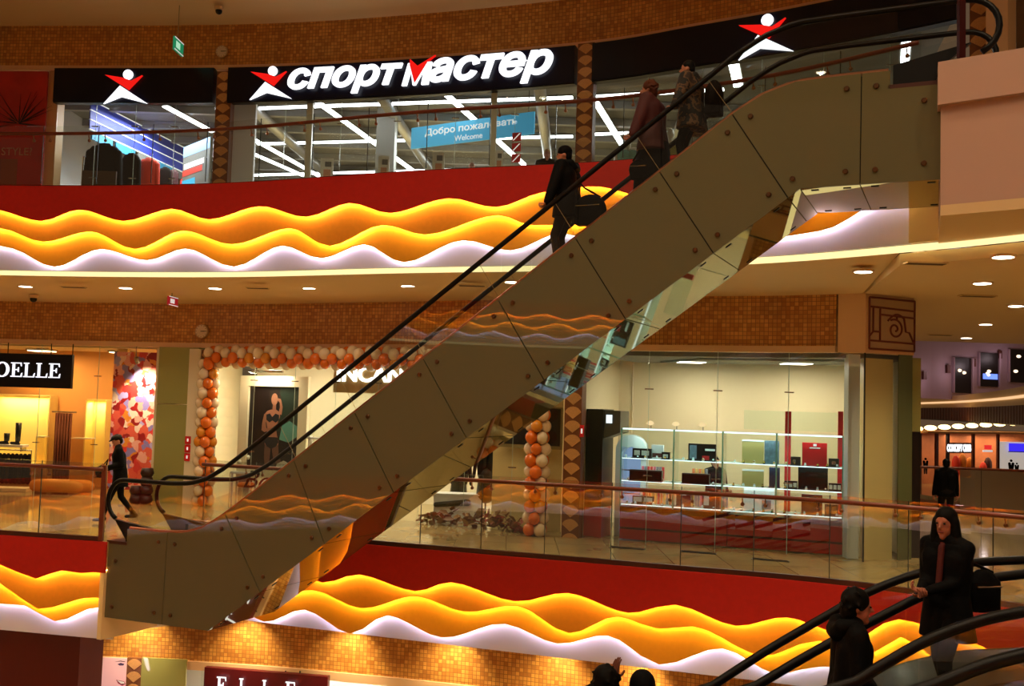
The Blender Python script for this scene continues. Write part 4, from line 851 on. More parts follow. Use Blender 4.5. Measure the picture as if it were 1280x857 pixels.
for i, (px, hh) in enumerate(((22, .55), (8, .28))):
    P = at_y(px, 555, 25.2); P.z = A.z+.06; bt = thing('boot', ('tall black boot on the shoe shelf', 'short dark ankle boot on the shoe shelf')[i], 'boot', tuple(P)); mb = MB(); mb.tube([P+Vector((0, 0, .08)), P+Vector((0, 0, hh))], [.06, .075], 10); mb.make('shaft', M_BLACK, bt, True); mb = MB(); mb.caps(P+Vector((0, 0, .045)), P+Vector((-.14, -.03, .04)), .045, .038); mb.make('foot', M_BLACK, bt, True); MB().box(P+Vector((.03, 0, .02)), (.05, .05, .04)).make('heel', M_BLACK, bt)
A, t, w, h = rect_at(-10, 37, 562, 606, 24.9); gr = thing('garment_rack', 'rack of dark clothes under the shoe shelf', 'rack', tuple(A)); MB().tube([A+Vector((0, 0, h)), A+t*w+Vector((0, 0, h))], .015, 6).make('bar', M_STEEL, gr)
for i in range(9): mb = MB(); c = A+t*(w*(i+.5)/9); mb.caps(c+Vector((0, 0, h*.85)), c+Vector((0, 0, h*.12)), .05, .075, 8); mb.make('garment', K1 if i % 3 else K4, gr, True)
for u in (0, 1): c = A+t*(w*u); MB().tube([(c.x, c.y, 0), (c.x, c.y, A.z+h)], .015, 6).make('upright', M_STEEL, gr)
A, t, w, h = rect_at(-10, 38, 608, 613, 24.3); bnch = thing('display_bench', 'low pale display bench in the clothes shop', 'bench', (A.x, A.y, 0)); MB().box(A+t*(w/2)+Vector((0, 0, .04)), (w, .45, .08)).make('top', M_CREAM, bnch)
for u in (.08, .92): c = A+t*(w*u); MB().box((c.x, c.y, A.z/2), (.06, .4, max(.1, A.z))).make('leg', M_CREAM, bnch)
# pouf
A, t, w, h = rect_at(37, 117, 601, 614, 24.0); pf = thing('pouf', 'long orange padded pouf on a dark base in the clothes shop', 'pouf', (A.x+w/2, A.y, 0)); c = A+t*(w/2)
mb = MB(); k = 24; prof = [(.0, .0), (.88, .0), (.98, .06), (1, .14), (.97, .22), (.85, .27), (0.01, .285)]
vs = [(c.x+w/2*r_*math.copysign(abs(math.cos(2*math.pi*j/k))**.5, math.cos(2*math.pi*j/k)), c.y+.3*r_*math.sin(2*math.pi*j/k), c.z+z_) for r_, z_ in prof for j in range(k)]
mb.add(vs, [(i*k+j, i*k+(j+1) % k, (i+1)*k+(j+1) % k, (i+1)*k+j) for i in range(len(prof)-1) for j in range(k)]); mb.make('cushion', mat('orange_velvet', srgb(225, 140, 40), .7), pf, True)
MB().box((c.x, c.y, c.z*.5+.1), (w*.35, .3, max(.1, c.z-.05))).make('base', M_BASE, pf)
for u in (-.4, .4): MB().box((c.x+w*u, c.y, c.z/2), (.06, .25, max(.1, c.z))).make('leg', M_STEEL, pf)
for i, (a, b, yt) in enumerate(((43, 54, 546), (88, 112, 548))):
    A, t, w, h = rect_at(a, b, yt, 628, 23.9); pd = thing('display_plinth', ('narrow clear acrylic display plinth in the clothes shop', 'wide clear acrylic display plinth by the curtain')[i], 'plinth', (A.x, A.y, 0)); c = A+t*(w/2)
    MB().box((c.x, c.y, (A.z+h)/2), (w, .25, A.z+h)).make('body', glass('acrylic', (.95, .85, .65), 1.5, 0, .06), pd); MB().box((c.x, c.y, A.z+h+.012), (w+.03, .28, .024)).make('top', mat('acrylic_top', srgb(235, 210, 160), .2), pd)
A, t, w, h = rect_at(64, 85, 516, 612, 25.4); cu = thing('curtain', 'brown fitting room curtain hanging in folds', 'curtain', tuple(A)); n_ = 40; vs = []; 
for i in range(n_+1): u = i/n_; dy = .05*math.sin(u*2*math.pi*6); vs += [(A.x+w*u, A.y+dy, .01), (A.x+w*u, A.y+dy, A.z+h), (A.x+w*u, A.y+dy+.02, A.z+h), (A.x+w*u, A.y+dy+.02, .01)]
fs = [(4*i+j, 4*i+4+j, 4*i+4+(j+1) % 4, 4*i+(j+1) % 4) for i in range(n_) for j in range(4)]; mesh_obj('cloth', vs, fs, mat('curtain_brown', srgb(120, 62, 30), .8), cu, None, True); MB().tube([(A.x-.1, A.y+.02, A.z+h+.03), (A.x+w+.1, A.y+.02, A.z+h+.03)], .02, 8).make('rod', M_STEEL, cu)
# flower poster
R = chord(140, 194, 440, 612, W2, -.55); fp = thing('flower_poster', 'tall pink and red flower poster lit from above, left of the green pillar', 'poster', tuple(R[0]))
def floral():
    m = mat('floral_print2', (1, 1, 1, 1), .4); nt = m.node_tree; b = nt.nodes['Principled BSDF']; tc = nt.nodes.new('ShaderNodeTexCoord'); nz = nt.nodes.new('ShaderNodeTexNoise'); nz.inputs['Scale'].default_value = 5; nz.inputs['Detail'].default_value = 5
    mx = nt.nodes.new('ShaderNodeMix'); mx.data_type = 'VECTOR'; mx.inputs[0].default_value = .22; nt.links.new(tc.outputs['Object'], mx.inputs[4]); nt.links.new(nz.outputs['Color'], mx.inputs[5]); nt.links.new(tc.outputs['Object'], nz.inputs['Vector'])
    vo = nt.nodes.new('ShaderNodeTexVoronoi'); vo.inputs['Scale'].default_value = 7.5; nt.links.new(mx.outputs[1], vo.inputs['Vector']); sp = nt.nodes.new('ShaderNodeSeparateColor'); nt.links.new(vo.outputs['Color'], sp.inputs[0])
    cr = nt.nodes.new('ShaderNodeValToRGB'); cr.color_ramp.interpolation = 'CONSTANT'; e = cr.color_ramp.elements; e[0].color = srgb(165, 25, 25); e[1].position = .18; e[1].color = srgb(235, 95, 70)
    for p, c in ((.34, srgb(250, 170, 150)), (.5, srgb(150, 130, 190)), (.62, srgb(225, 60, 55)), (.74, srgb(255, 215, 190)), (.86, srgb(185, 165, 215)), (.94, srgb(240, 140, 40))): k = e.new(p); k.color = c
    nt.links.new(sp.outputs[0], cr.inputs[0]); nt.links.new(cr.outputs[0], b.inputs['Base Color']); return m
board('poster_board', R, floral(), .05, fp); MB().strip(offset(sub_poly(W2, w2(140, 520).x-.3, w2(140, 520).x-.05), -.6), 0, 3.5, .1).make('side_panel', M_NICHE, fp)
A, t, w, h = R; sc = A+t*(w*.8)+Vector((t.y, -t.x, 0))*.6+Vector((0, 0, h-.15)); sl_ = thing('spotlight', 'track spotlight shining on the flower poster', 'lamp', tuple(sc)); MB().tube([sc, sc+Vector((0, .12, -.1))], [.05, .06], 10).make('head', M_STEEL, sl_); MB().tube([sc, sc+Vector((0, 0, .3))], .012, 6).make('stem', M_STEEL, sl_)
tgt = A+t*(w*.85)+Vector((0, 0, h*.60)); dv = (tgt-sc-Vector((0, .14, -.12))); so = spot('spot_light', tuple(sc+Vector((0, .14, -.12))), 260, (1, .88, .66), 105, parent=sl_); so.rotation_euler = dv.to_track_quat('-Z', 'Y').to_euler()
# fallen garments on the floor: dark items near the foot of the poster
for i, (px, py) in enumerate(((170, 622), (183, 612))):
    P = at_y(px, py, 22.4); P.z = 0; bo = thing('floor_pot', ('dark round pot near the flower poster', 'dark stacked pot next to the flower poster')[i], 'pot', tuple(P)); 
    for k in range(2 if i == 0 else 4): MB().lathe(P+Vector((0, 0, .2*k)), [(.11, 0), (.15, .08), (.12, .19)], 14).make('tier', mat('pot_dark', srgb(50, 18, 8), .5), bo, True)
# green pillar
R = chord(197.5, 247, 437, 505, W2, .12); gp = thing('green_pillar', 'olive green glass clad pillar beside the balloon column', 'pillar', (R[0].x, R[0].y, 0)); A, t, w, h = R; n = Vector((t.y, -t.x, 0))
for z0, z1 in ((0, A.z-.008), (A.z+.008, 3.53)): m_ = MB(); flat_poly(m_, Vector((A.x, A.y, z0))-n*.5, t, [(0, 0), (w, 0), (w, z1-z0), (0, z1-z0)], .5); m_.make('glass_cladding', M_GREEN, gp)
R = chord(231, 238, 545, 576, W2, .135); fsn = thing('fire_signs', 'column of three red fire safety signs on the green pillar', 'sign', tuple(R[0]))
for k in range(3): board('sign_plate', sub(R, 0, 1, k*.345, k*.345+.31), mat('sign_red', srgb(215, 25, 25), .4), .012, fsn); board('pictogram', sub(R, .38, .62, k*.345+.10, k*.345+.22, .013), M_WPR, .003, fsn)
pilaster('scalloped mosaic pilaster behind the left balloon column', 247.5, 264, 437, 640, W2, 14, .1); pilaster('scalloped mosaic pilaster between lingerie shop and watch shop', 704.5, 726, 437, 683, W2, 14, .1)
R = chord(725, 730, 531, 546, W2, .13); fs1 = thing('fire_sign', 'small red fire call sign beside the black kiosk', 'sign', tuple(R[0])); board('plate', R, MATS['sign_red'], .015, fs1); board('pictogram', sub(R, .3, .7, .3, .7, .016), M_WPR, .003, fs1)
# ---- lingerie shop: framed poster, sign, furniture
R = chord(301, 386, 470, 598, W2, -.5); fr_ = thing('framed_poster', 'large white framed poster of a model in dark lingerie', 'poster', tuple(R[0])); A, t, w, h = R
M_FRAME = mat('white_frame', srgb(240, 225, 195), .45); bw = w*.13
for nm, pts in (('frame_side', [(0, 0), (bw, bw), (bw, h-bw), (0, h)]), ('frame_side', [(w-bw, bw), (w, 0), (w, h), (w-bw, h-bw)]), ('frame_side', [(0, 0), (w, 0), (w-bw, bw), (bw, bw)]), ('frame_side', [(bw, h-bw), (w-bw, h-bw), (w, h), (0, h)])): m_ = MB(); flat_poly(m_, A, t, pts, .10); m_.make(nm, M_FRAME, fr_)
I = sub(R, .12, .88, .08, .92); board('print', I, mat('print_dark', srgb(22, 12, 12), .4, noise=.6, nscale=2), .03, fr_)
def blob(nm, pts, col, dz): A, t, w, h = I; m_ = MB(); flat_poly(m_, A, t, [(x*w, y*h) for x, y in pts], .031+dz); m_.make(nm, mat('print_'+nm, col, .5), fr_)
SK = srgb(165, 108, 84)
blob('green_backdrop', [(.55, .45), (.98, .45), (.98, .97), (.6, .97)], srgb(28, 45, 32), .001)
blob('pale_flowers', [(.62, .36), (.8, .33), (.95, .40), (.96, .52), (.8, .58), (.66, .52)], srgb(90, 150, 140), .002)
def ell(cx, cy, rx, ry, n=16, rot=0): return [(cx+rx*math.cos(q)*math.cos(rot)-ry*math.sin(q)*math.sin(rot)*.66, cy+rx*math.cos(q)*math.sin(rot)/.66+ry*math.sin(q)*math.cos(rot)) for q in np.linspace(0, 2*math.pi, n+1)[:-1]]
blob('hair', ell(.50, .82, .13, .115), srgb(30, 14, 10), .003); blob('hair_side', ell(.60, .72, .06, .10, 14), srgb(30, 14, 10), .003)
blob('face', ell(.50, .825, .062, .07, 18), SK, .006); blob('neck', [(.465, .70), (.535, .70), (.53, .78), (.475, .78)], srgb(150, 96, 74), .005)
blob('torso', [(.31, .64), (.36, .685), (.44, .705), (.54, .705), (.60, .68), (.62, .63), (.575, .55), (.55, .48), (.57, .41), (.61, .34), (.60, .27), (.35, .27), (.335, .34), (.365, .41), (.385, .48), (.36, .55)], SK, .004)
blob('arm', [(.31, .65), (.37, .66), (.345, .55), (.36, .485), (.52, .455), (.56, .48), (.54, .50), (.33, .44), (.27, .46), (.28, .55)], srgb(150, 98, 74), .007)
blob('raised_arm', [(.585, .66), (.645, .645), (.66, .74), (.62, .83), (.56, .84), (.56, .815), (.60, .79), (.61, .73)], srgb(160, 104, 80), .007)
blob('top_garment', [(.355, .645), (.42, .66), (.47, .62), (.53, .66), (.60, .645), (.60, .585), (.54, .555), (.475, .58), (.42, .555), (.36, .585)], srgb(22, 24, 32), .009)
blob('lower_garment', [(.345, .385), (.59, .385), (.61, .33), (.56, .275), (.47, .25), (.39, .275), (.335, .33)], srgb(20, 20, 28), .009)
blob('leg_print', [(.345, .30), (.46, .27), (.45, .15), (.43, .06), (.36, .06), (.34, .15)], srgb(105, 70, 56), .005); blob('second_leg_print', [(.48, .27), (.60, .30), (.62, .2), (.68, .08), (.60, .06), (.52, .14)], srgb(110, 72, 58), .005)
blob('white_shoe', [(.60, .08), (.72, .12), (.80, .10), (.82, .05), (.66, .02), (.58, .04)], srgb(200, 195, 180), .008)
c = A+t*(w*.5)+Vector((t.y, -t.x, 0))*.35+Vector((0, 0, h+.1)); pl = thing('picture_light', 'picture light above the framed poster', 'lamp', tuple(c)); MB().tube([c-t*.4, c+t*.4], .03, 8).make('lamp_body', M_STEEL, pl); area_light('picture_glow', tuple(c-Vector((0, 0, .04))), .9, 22, (1, .88, .6), rot=(math.radians(25), 0, 0), sy=.08, parent=pl)
R = chord(419, 548, 455, 492, W2, -.08); isg = thing('shop_sign', 'beige lingerie shop sign with glowing white letters behind the handrails', 'sign', tuple(R[0])); board('sign_board', R, mat('sign_beige', srgb(200, 165, 105), .5), .06, isg)
rect_text('letters', 'INCANTO', chord(422, 545, 458, 478, W2, -.015), emis('incanto_letters', (1, .96, .9, 1), 3.0), isg, .03, bold=.03)
# bouquet, orange chair, counter seen over the escalator
P = w2(312, 618, -.6); P.z = 0; tb = thing('side_table', 'small white table behind the escalator handrail', 'table', tuple(P)); MB().box(P+Vector((0, 0, .72)), (.8, .5, .05)).make('top', M_WHITE, tb)
for a in (-.36, .36):
    for b in (-.2, .2): MB().box(P+Vector((a, b, .35)), (.05, .05, .70)).make('leg', M_WHITE, tb)
bq_ = thing('bouquet', 'bouquet of white flowers in front of the framed poster', 'flowers', tuple(P+Vector((-.1, 0, .745)))); MB().lathe(P+Vector((-.1, 0, .745)), [(.06, 0), (.09, .12), (.06, .2)], 14).make('vase', M_WHITE, bq_)
for i in range(16): a = random.uniform(0, 6.28); rr = random.uniform(.02, .2); MB().ball(P+Vector((-.1+rr*math.cos(a), rr*math.sin(a), 1.02+random.uniform(0, .16)-rr*.3)), .055, 7, 5).make('flower', mat('petal_white', srgb(240, 235, 220), .7), bq_, True)
P = w2(306, 640, -.25); P.z = 0; ch = thing('stool', 'small orange upholstered stool behind the handrail', 'stool', tuple(P)); MB().lathe(P+Vector((0, 0, .42)), [(.18, 0), (.2, .05), (.16, .1), (.02, .11)], 16).make('seat', mat('stool_orange', srgb(215, 110, 30), .6), ch, True)
for a in (.8, 2.4, 3.9, 5.5): MB().tube([P+Vector((.13*math.cos(a), .13*math.sin(a), .42)), P+Vector((.17*math.cos(a), .17*math.sin(a), 0))], .015, 6).make('leg', M_STEEL, ch)
R = chord(305, 356, 589, 611, W2, .02); rect_text('window_lettering', 'Bon', R, M_BLACK, None, .01, shear=.4, bold=-.005); tag(bpy.data.objects['window_lettering'], 'black script lettering Bon on the lingerie shop window', 'lettering')
A, t, w, h = rect_at(386, 470, 525, 600, 21.8, 20.8); ct = thing('product_shelf', 'shelf of small products right of the framed poster', 'shelf', (A.x, A.y, 0)); 
for z in (.9, 1.25, 1.6): MB().box(A+t*(w/2)+Vector((0, 0, z-A.z)), (w, .3, .03), Matrix.Rotation(math.atan2(t.y, t.x), 3, 'Z')).make('board', M_WHITE, ct)
for u in (0, 1): c = A+t*(w*u); MB().box((c.x, c.y, .82), (.04, .3, 1.64)).make('side', M_WHITE, ct)
for i in range(16):
    c = A+t*(w*(i+.5)/16); hh = random.uniform(.1, .22); o = MB().lathe((c.x, c.y-.05, 1.265), [(.04, 0), (.045, hh*.6), (.02, hh*.75), (.02, hh)], 8).make('perfume_bottle', mat('bottle_%d' % (i % 3), (srgb(230, 180, 60), srgb(60, 25, 15), srgb(215, 200, 170))[i % 3], .2), None, True)
    tag(o, 'small bottle on the shelf behind the escalator handrails', 'bottle', 'bottles on the lingerie shop shelf')
# right part of the lingerie shop window display
R = chord(626, 704, 508, 560, W2, -.35); dw = thing('dark_picture', 'dark framed picture behind the right balloon column', 'picture', tuple(R[0])); board('frame', R, mat('pic_frame', srgb(150, 130, 80), .5), .04, dw); board('canvas', sub(R, .05, .97, .08, .97, .041), mat('pic_dark', srgb(18, 16, 14), .3, noise=.5, nscale=3), .006, dw)
R = chord(500, 705, 436, 690, W2, -.6); dwl = MB(); flat_poly(dwl, *sub(R, .60, 1, 0, 1)[:2], [(0, 0), (R[2]*.4, 0), (R[2]*.4, 3.5), (0, 3.5)], .08); tag(dwl.make('display_partition', mat('beige_part', srgb(215, 190, 130), .6)), 'beige display partition behind the right balloon column', 'partition')
P = w2(590, 655, -.75); P.z = 0; pl_ = thing('plinth', 'white display plinth with black drape behind the middle balustrade', 'plinth', tuple(P)); MB().box(P+Vector((-.3, 0, .28)), (1.0, .4, .56)).make('block', M_WHITE, pl_); MB().box(P+Vector((-.3, 0, .575)), (1.1, .45, .03)).make('top', M_WHITE, pl_)
mb = MB(); mb.caps(P+Vector((-.75, -.22, .36)), P+Vector((-.1, -.22, .42)), .05, .07); mb.make('drape', M_BLACK, pl_, True)
def torso(label, px, yb, Yoff, zt, m):
    P = w2(px, yb, -Yoff); P.z = 0; r = thing('mannequin', label, 'mannequin', tuple(P)); mb = MB(); z = zt
    mb.ball(P+Vector((0, 0, z)), (.08, .09, .12)); mb.caps(P+Vector((0, 0, z-.1)), P+Vector((0, 0, z-.2)), .045, .055)
    for sx in (-1, 1): mb.caps(P+Vector((sx*.1, 0, z-.28)), P+Vector((sx*.08, 0, z-.75)), .11, .11); mb.caps(P+Vector((sx*.2, 0, z-.28)), P+Vector((sx*.26, -.06, z-.8)), .05, .035)
    mb.make('body', m, r, True); MB().tube([P+Vector((0, 0, .02)), P+Vector((0, 0, z-.7))], .02, 6).make('pole', M_STEEL, r); MB().lathe(P, [(.18, 0), (.18, .02), (.03, .03)], 14).make('base', M_STEEL, r); mb = MB(); mb.caps(P+Vector((0, 0, z-.75)), P+Vector((0, 0, z-1.15)), .16, .2); mb.make('skirt', M_BLACK, r, True)
torso('black clad mannequin with dark lace beside the display plinth', 606, 655, .8, 1.75, M_BLACK); torso('dark mannequin half hidden under the escalator', 572, 650, 1.0, 1.55, K4)
gl_ = thing('leaf_garland', 'garland of brown leaves along the floor of the lingerie shop window', 'garland', tuple(w2(590, 660, .02))); lv = None; lm = [mat('leaf_brown', srgb(120, 75, 40), .6), mat('leaf_rust', srgb(150, 60, 30), .6), mat('leaf_pale', srgb(160, 120, 70), .6)]
for i in range(150):
    u = random.random(); px = 530+u*130; c = w2(px, 655, random.uniform(-.1, .2)); c.z = random.uniform(.03, .32)*(1 if .12 < u < .88 else .6); R3 = Matrix.Rotation(random.uniform(0, 6.3), 3, 'Z') @ Matrix.Rotation(random.uniform(-1.2, 1.2), 3, 'X') @ Matrix.Rotation(random.uniform(-1, 1), 3, 'Y'); L = random.uniform(.13, .24)
    pts = [(0, 0, 0), (L*.35, .3*L, .02), (L*.8, .18*L, .01), (L, 0, 0), (L*.8, -.18*L, .01), (L*.35, -.3*L, .02)]; lo = mesh_obj('leaf', [c+R3 @ Vector(p) for p in pts]+[c+R3 @ (Vector(p)+Vector((0, 0, -.006))) for p in pts], [(0, 1, 2, 3), (0, 3, 4, 5), (9, 8, 7, 6), (11, 10, 9, 6)], lm[i % 3], gl_)
# ---- balloon arch
arch = thing('balloon_arch', 'orange and white balloon arch framing the lingerie shop', 'balloon arch', tuple(w2(262, 640, .3)))
MBO = [mat('balloon_orange', srgb(232, 112, 22), .22, coat=.3), mat('balloon_white', srgb(240, 215, 175), .25, coat=.3), mat('balloon_amber', srgb(225, 140, 30), .22, coat=.3)]
xl = w2(267, 520).x; xr = w2(680, 560).x; TP = offset(sub_poly(W2, xl, xr), .28); path = [(TP[0][0], TP[0][1], z) for z in np.linspace(.12, 3.25, 30)] + [(p[0], p[1], 3.33) for p in TP[0:]] + [(TP[-1][0], TP[-1][1], z) for z in np.linspace(3.25, .12, 30)]
path = [Vector(p) for p in path]; sp_ = [0]
for a, b in zip(path[:-1], path[1:]): sp_.append(sp_[-1]+(b-a).length)
bm_ = {}
for i, m_ in enumerate(MBO):
    b_ = MB(); b_.ball((0, 0, 0), (.118, .118, .128), 12, 8); bo = b_.make('balloon_template', m_, None, True); bm_[i] = bo.data; bpy.data.objects.remove(bo)
nr = int(sp_[-1]/.215)
for i in range(nr+1):
    s_ = sp_[-1]*i/nr; c = Vector([float(np.interp(s_, sp_, [p[k] for p in path])) for k in range(3)]); c2 = Vector([float(np.interp(min(s_+.05, sp_[-1]), sp_, [p[k] for p in path])) for k in range(3)]); d = (c2-c).normalized() if (c2-c).length > 1e-5 else Vector((0, 0, -1))
    a = d.cross(Vector((0, -1, .001))).normalized(); b = d.cross(a)
    for j in range(4):
        th = j*math.pi/2 + i*math.pi/4 + .2; q = c + (a*math.cos(th)+b*math.sin(th))*.145; o = bpy.data.objects.new('balloon', bm_[(0 if (j+i//2) % 2 else 1) if random.random() > .08 else 2]); link(o, arch); o.location = q; o.scale = [random.uniform(.9, 1.06)]*3

# =================================================================== WATCH SHOP
M_CASEL = emis('case_light', (.82, .95, 1, 1), 1.6); M_DRC = mat('counter_red', srgb(175, 18, 20), .22); M_DRC2 = mat('counter_dark_red', srgb(80, 8, 10), .22); M_GOLD = mat('gold_panel', srgb(190, 170, 105), .4)
CL = Vector((2.12, 18.85, 0)); CR = Vector((5.86, 17.52, 0)); CT = (CR-CL).normalized(); CN = Vector((CT.y, -CT.x, 0)); CW = (CR-CL).length; CANG = math.atan2(CT.y, CT.x); CRM = Matrix.Rotation(CANG, 3, 'Z')
cpl = [(CL.x, CL.y), (CR.x, CR.y)]
def cbox(mb, u0, u1, e0, e1, z0, z1): mb.box(CL+CT*((u0+u1)/2)-CN*((e0+e1)/2)+Vector((0, 0, (z0+z1)/2)), (u1-u0, e1-e0, z1-z0), CRM); return mb
cnt = thing('display_counter', 'long dark red glossy counter under the watch display case', 'counter', tuple(CL))
half = CW*.5
for u0, u1, z1 in ((0, half, .62), (half+.01, CW, .60)):
    cbox(MB(), u0, u1, 0, .6, 0.02, .2).make('plinth_band', M_DRC, cnt); cbox(MB(), u0, u1, .02, .58, .2, .24).make('groove', M_DRC2, cnt); cbox(MB(), u0, u1, 0, .6, .24, .52).make('front_panel', M_DRC, cnt); cbox(MB(), u0, u1, -.02, .62, .52, z1).make('top', M_DRC2, cnt)
case = thing('display_case', 'lit glass display case with watches and jewellery', 'display case', tuple(CL+Vector((0, 0, .62)))); ZT = 2.08; SHZ = [.66, 1.10, 1.52, ZT]
bays = [0, .17*CW+.25, .47*CW-.0, .70*CW, CW]; bays = [0, CW*.25, CW*.475, CW*.715, CW]
for b in bays:
    cbox(MB(), b-.008, b+.008, 0, .5, .62, ZT).make('divider', M_GLASSE, case); cbox(MB(), b-.012, b+.012, -.012, 0, .62, ZT).make('edge_strip', mat('green_glass_edge', srgb(120, 190, 175), .2), case)
for i in range(4): cbox(MB(), bays[i]+.01, bays[i+1]-.01, -.004, .004, .64, ZT).make('front_pane', M_GLASSE, case)
for z in SHZ:
    for i in range(4):
        cbox(MB(), bays[i]+.012, bays[i+1]-.012, .01, .5, z-.008, z+.004).make('shelf', mat('shelf_glass', srgb(180, 215, 205), .15), case)
        cbox(MB(), bays[i]+.02, bays[i+1]-.02, -.002, .015, z-.022 if z > 2 else z-.008, z+.008).make('light_strip', M_CASEL, case)
for z, p in ((ZT-.04, 30), (1.49, 12), (1.07, 12)):
    c = CL+CT*(CW/2)-CN*.25+Vector((0, 0, z)); lo = area_light('case_glow', tuple(c), CW*.95, p, (.85, .97, 1), sy=.3, parent=case); lo.rotation_euler = (0, 0, CANG)
def item(nm, label, cat, px0, px1, yt, yb, m, d=.06, inset=.2, extra=None, group=None):
    A, t, w, h = chord(px0, px1, yt, yb, cpl, -inset); zz = min(SHZ[:3], key=lambda q: abs(q-A.z)); A.z = zz+.006; r = thing(nm, label, cat, tuple(A), group=group); mb = MB(); flat_poly(mb, A, t, [(0, 0), (w, 0), (w, h), (0, h)], d); mb.make('body', m, r)
    bs = MB(); flat_poly(bs, A, t, [(-.01, 0), (w+.01, 0), (w+.01, .015), (-.01, .015)], d+.04); bs.make('foot', m, r)
    for (u0, u1, v0, v1, mm) in (extra or []): board('inlay', (A+t*(w*u0)+Vector((0, 0, h*v0))+Vector((t.y, -t.x, 0))*(d+.002), t, w*(u1-u0), h*(v1-v0)), mm, .006, r)
    return r
MB_ = M_BLACK; MPALE = mat('pale_display', srgb(225, 230, 230), .4); MRED2 = mat('display_red', srgb(190, 18, 22), .4); MSIL = mat('watch_silver', (.7, .7, .7, 1), .25, 1); MBLUEG = mat('photo_bluegrey', srgb(95, 120, 135), .5, noise=.8, nscale=14)
item('watch_tray', 'black tray with pale watches on the top shelf, far left', 'tray', 792, 815, 557, 569, MB_, .1, .25, [(.1, .4, .3, .8, MPALE), (.5, .9, .3, .8, MPALE)])
item('display_stand', 'white jewellery stand on the top shelf beside the trays', 'stand', 815, 830, 551, 568, MPALE, .06, .3, [(.1, .9, .1, .4, mat('display_brown', srgb(90, 40, 30), .5))])
item('ring_box', 'small black box at the end of the left top shelf', 'box', 828, 838, 560, 569, MB_, .08, .2, [(.2, .8, .2, .7, MPALE)])
item('watch_display', 'black watch advertising panel on the top shelf, second bay', 'display', 861, 896, 550, 571, MB_, .05, .3, [(.05, .3, .1, .9, MBLUEG), (.6, .95, .6, .72, MPALE), (.5, .75, .05, .3, MRED2)])
item('gold_panel', 'plain gold display panel on the top shelf', 'display', 928, 955, 543, 572, M_GOLD, .05, .3, [(0, 1, .93, 1, MPALE)])
item('photo_panel', 'blue grey photo panel on the top shelf beside the gold one', 'display', 956, 974, 543, 572, MBLUEG, .05, .3)
item('red_display', 'bright red watch panel on the top shelf at right', 'display', 1003, 1034, 545, 574, MRED2, .06, .3, [(.45, .58, .85, .95, MPALE), (.3, .72, .76, .80, MPALE)])
item('watch_group', 'dark watches left of the red panel', 'watches', 989, 1001, 563, 574, mat('watch_dark', srgb(50, 50, 48), .3, noise=.8, nscale=30), .1, .2, [(.2, .5, .3, .7, MSIL)]); item('watch_group', 'dark watches right of the red panel', 'watches', 1036, 1049, 563, 574, MATS['watch_dark'], .1, .2, [(.3, .7, .3, .7, MSIL)])
item('black_tray', 'long black jewellery tray on the middle shelf, first bay', 'tray', 789, 829, 583, 597, MB_, .15, .15, [(.02, .98, .88, .98, mat('tray_edge', srgb(60, 60, 60), .3))]); item('black_tray', 'long black jewellery tray on the middle shelf, second bay', 'tray', 854, 888, 587, 600, MB_, .15, .15, [(.02, .98, .88, .98, MATS['tray_edge'])])
item('gold_panel', 'plain gold display panel on the middle shelf', 'display', 928, 955, 582, 603, M_GOLD, .05, .3, [(0, 1, .9, 1, MPALE)]); item('navy_display', 'navy blue display bust on the middle shelf', 'display', 962, 975, 578, 603, mat('navy_bust', srgb(30, 40, 70), .5), .1, .3)
item('watch_row', 'row of small white watch boxes on the middle shelf, left of the black panel', 'watches', 981, 997, 590, 600, MB_, .1, .2, [(.05, .3, .25, .8, MPALE), (.38, .62, .25, .8, MPALE), (.7, .95, .25, .8, MPALE)])
item('black_display', 'large black watch panel on the middle shelf at right', 'display', 998, 1035, 578, 606, MB_, .06, .25, [(.35, .65, .6, .7, mat('dim_print', srgb(50, 20, 15), .5))]); item('watch_row', 'row of small white watch boxes on the middle shelf, right of the black panel', 'watches', 1036, 1052, 593, 603, MB_, .1, .2, [(.05, .3, .25, .8, MPALE), (.38, .62, .25, .8, MPALE), (.7, .95, .25, .8, MPALE)])
item('watch_tray', 'black tray with pale watches on the bottom shelf, far left', 'tray', 792, 818, 619, 629, MB_, .1, .25, [(.05, .45, .3, .85, MPALE), (.55, .95, .3, .85, MPALE)]); item('black_display', 'dark display panel on the bottom shelf, second bay', 'display', 846, 864, 612, 632, MB_, .06, .25, [(.3, .7, .7, .8, MPALE)]); item('red_black_display', 'red and black display on the bottom shelf', 'display', 878, 900, 616, 634, mat('rb', srgb(70, 10, 10), .4), .06, .25, [(.1, .4, .2, .9, MPALE)])
item('black_display', 'large dark panel on the bottom shelf at right', 'display', 1002, 1028, 612, 637, mat('dark_brown_panel', srgb(40, 16, 12), .4), .06, .25); item('watch_group', 'silver watches on the bottom shelf at right end', 'watches', 1031, 1048, 622, 637, MATS['watch_dark'], .1, .2, [(.1, .45, .2, .8, MSIL), (.55, .9, .2, .8, MSIL)]); item('pale_display', 'pale panel on the bottom shelf in the third bay', 'display', 930, 968, 608, 636, MPALE, .05, .3, [(.6, .9, .1, .5, MBLUEG)])
pb = [mat('pbar_%d' % i, c, .4) for i, c in enumerate((srgb(230, 120, 70), srgb(210, 60, 60), srgb(235, 170, 90), srgb(140, 130, 135), srgb(225, 110, 130)))]
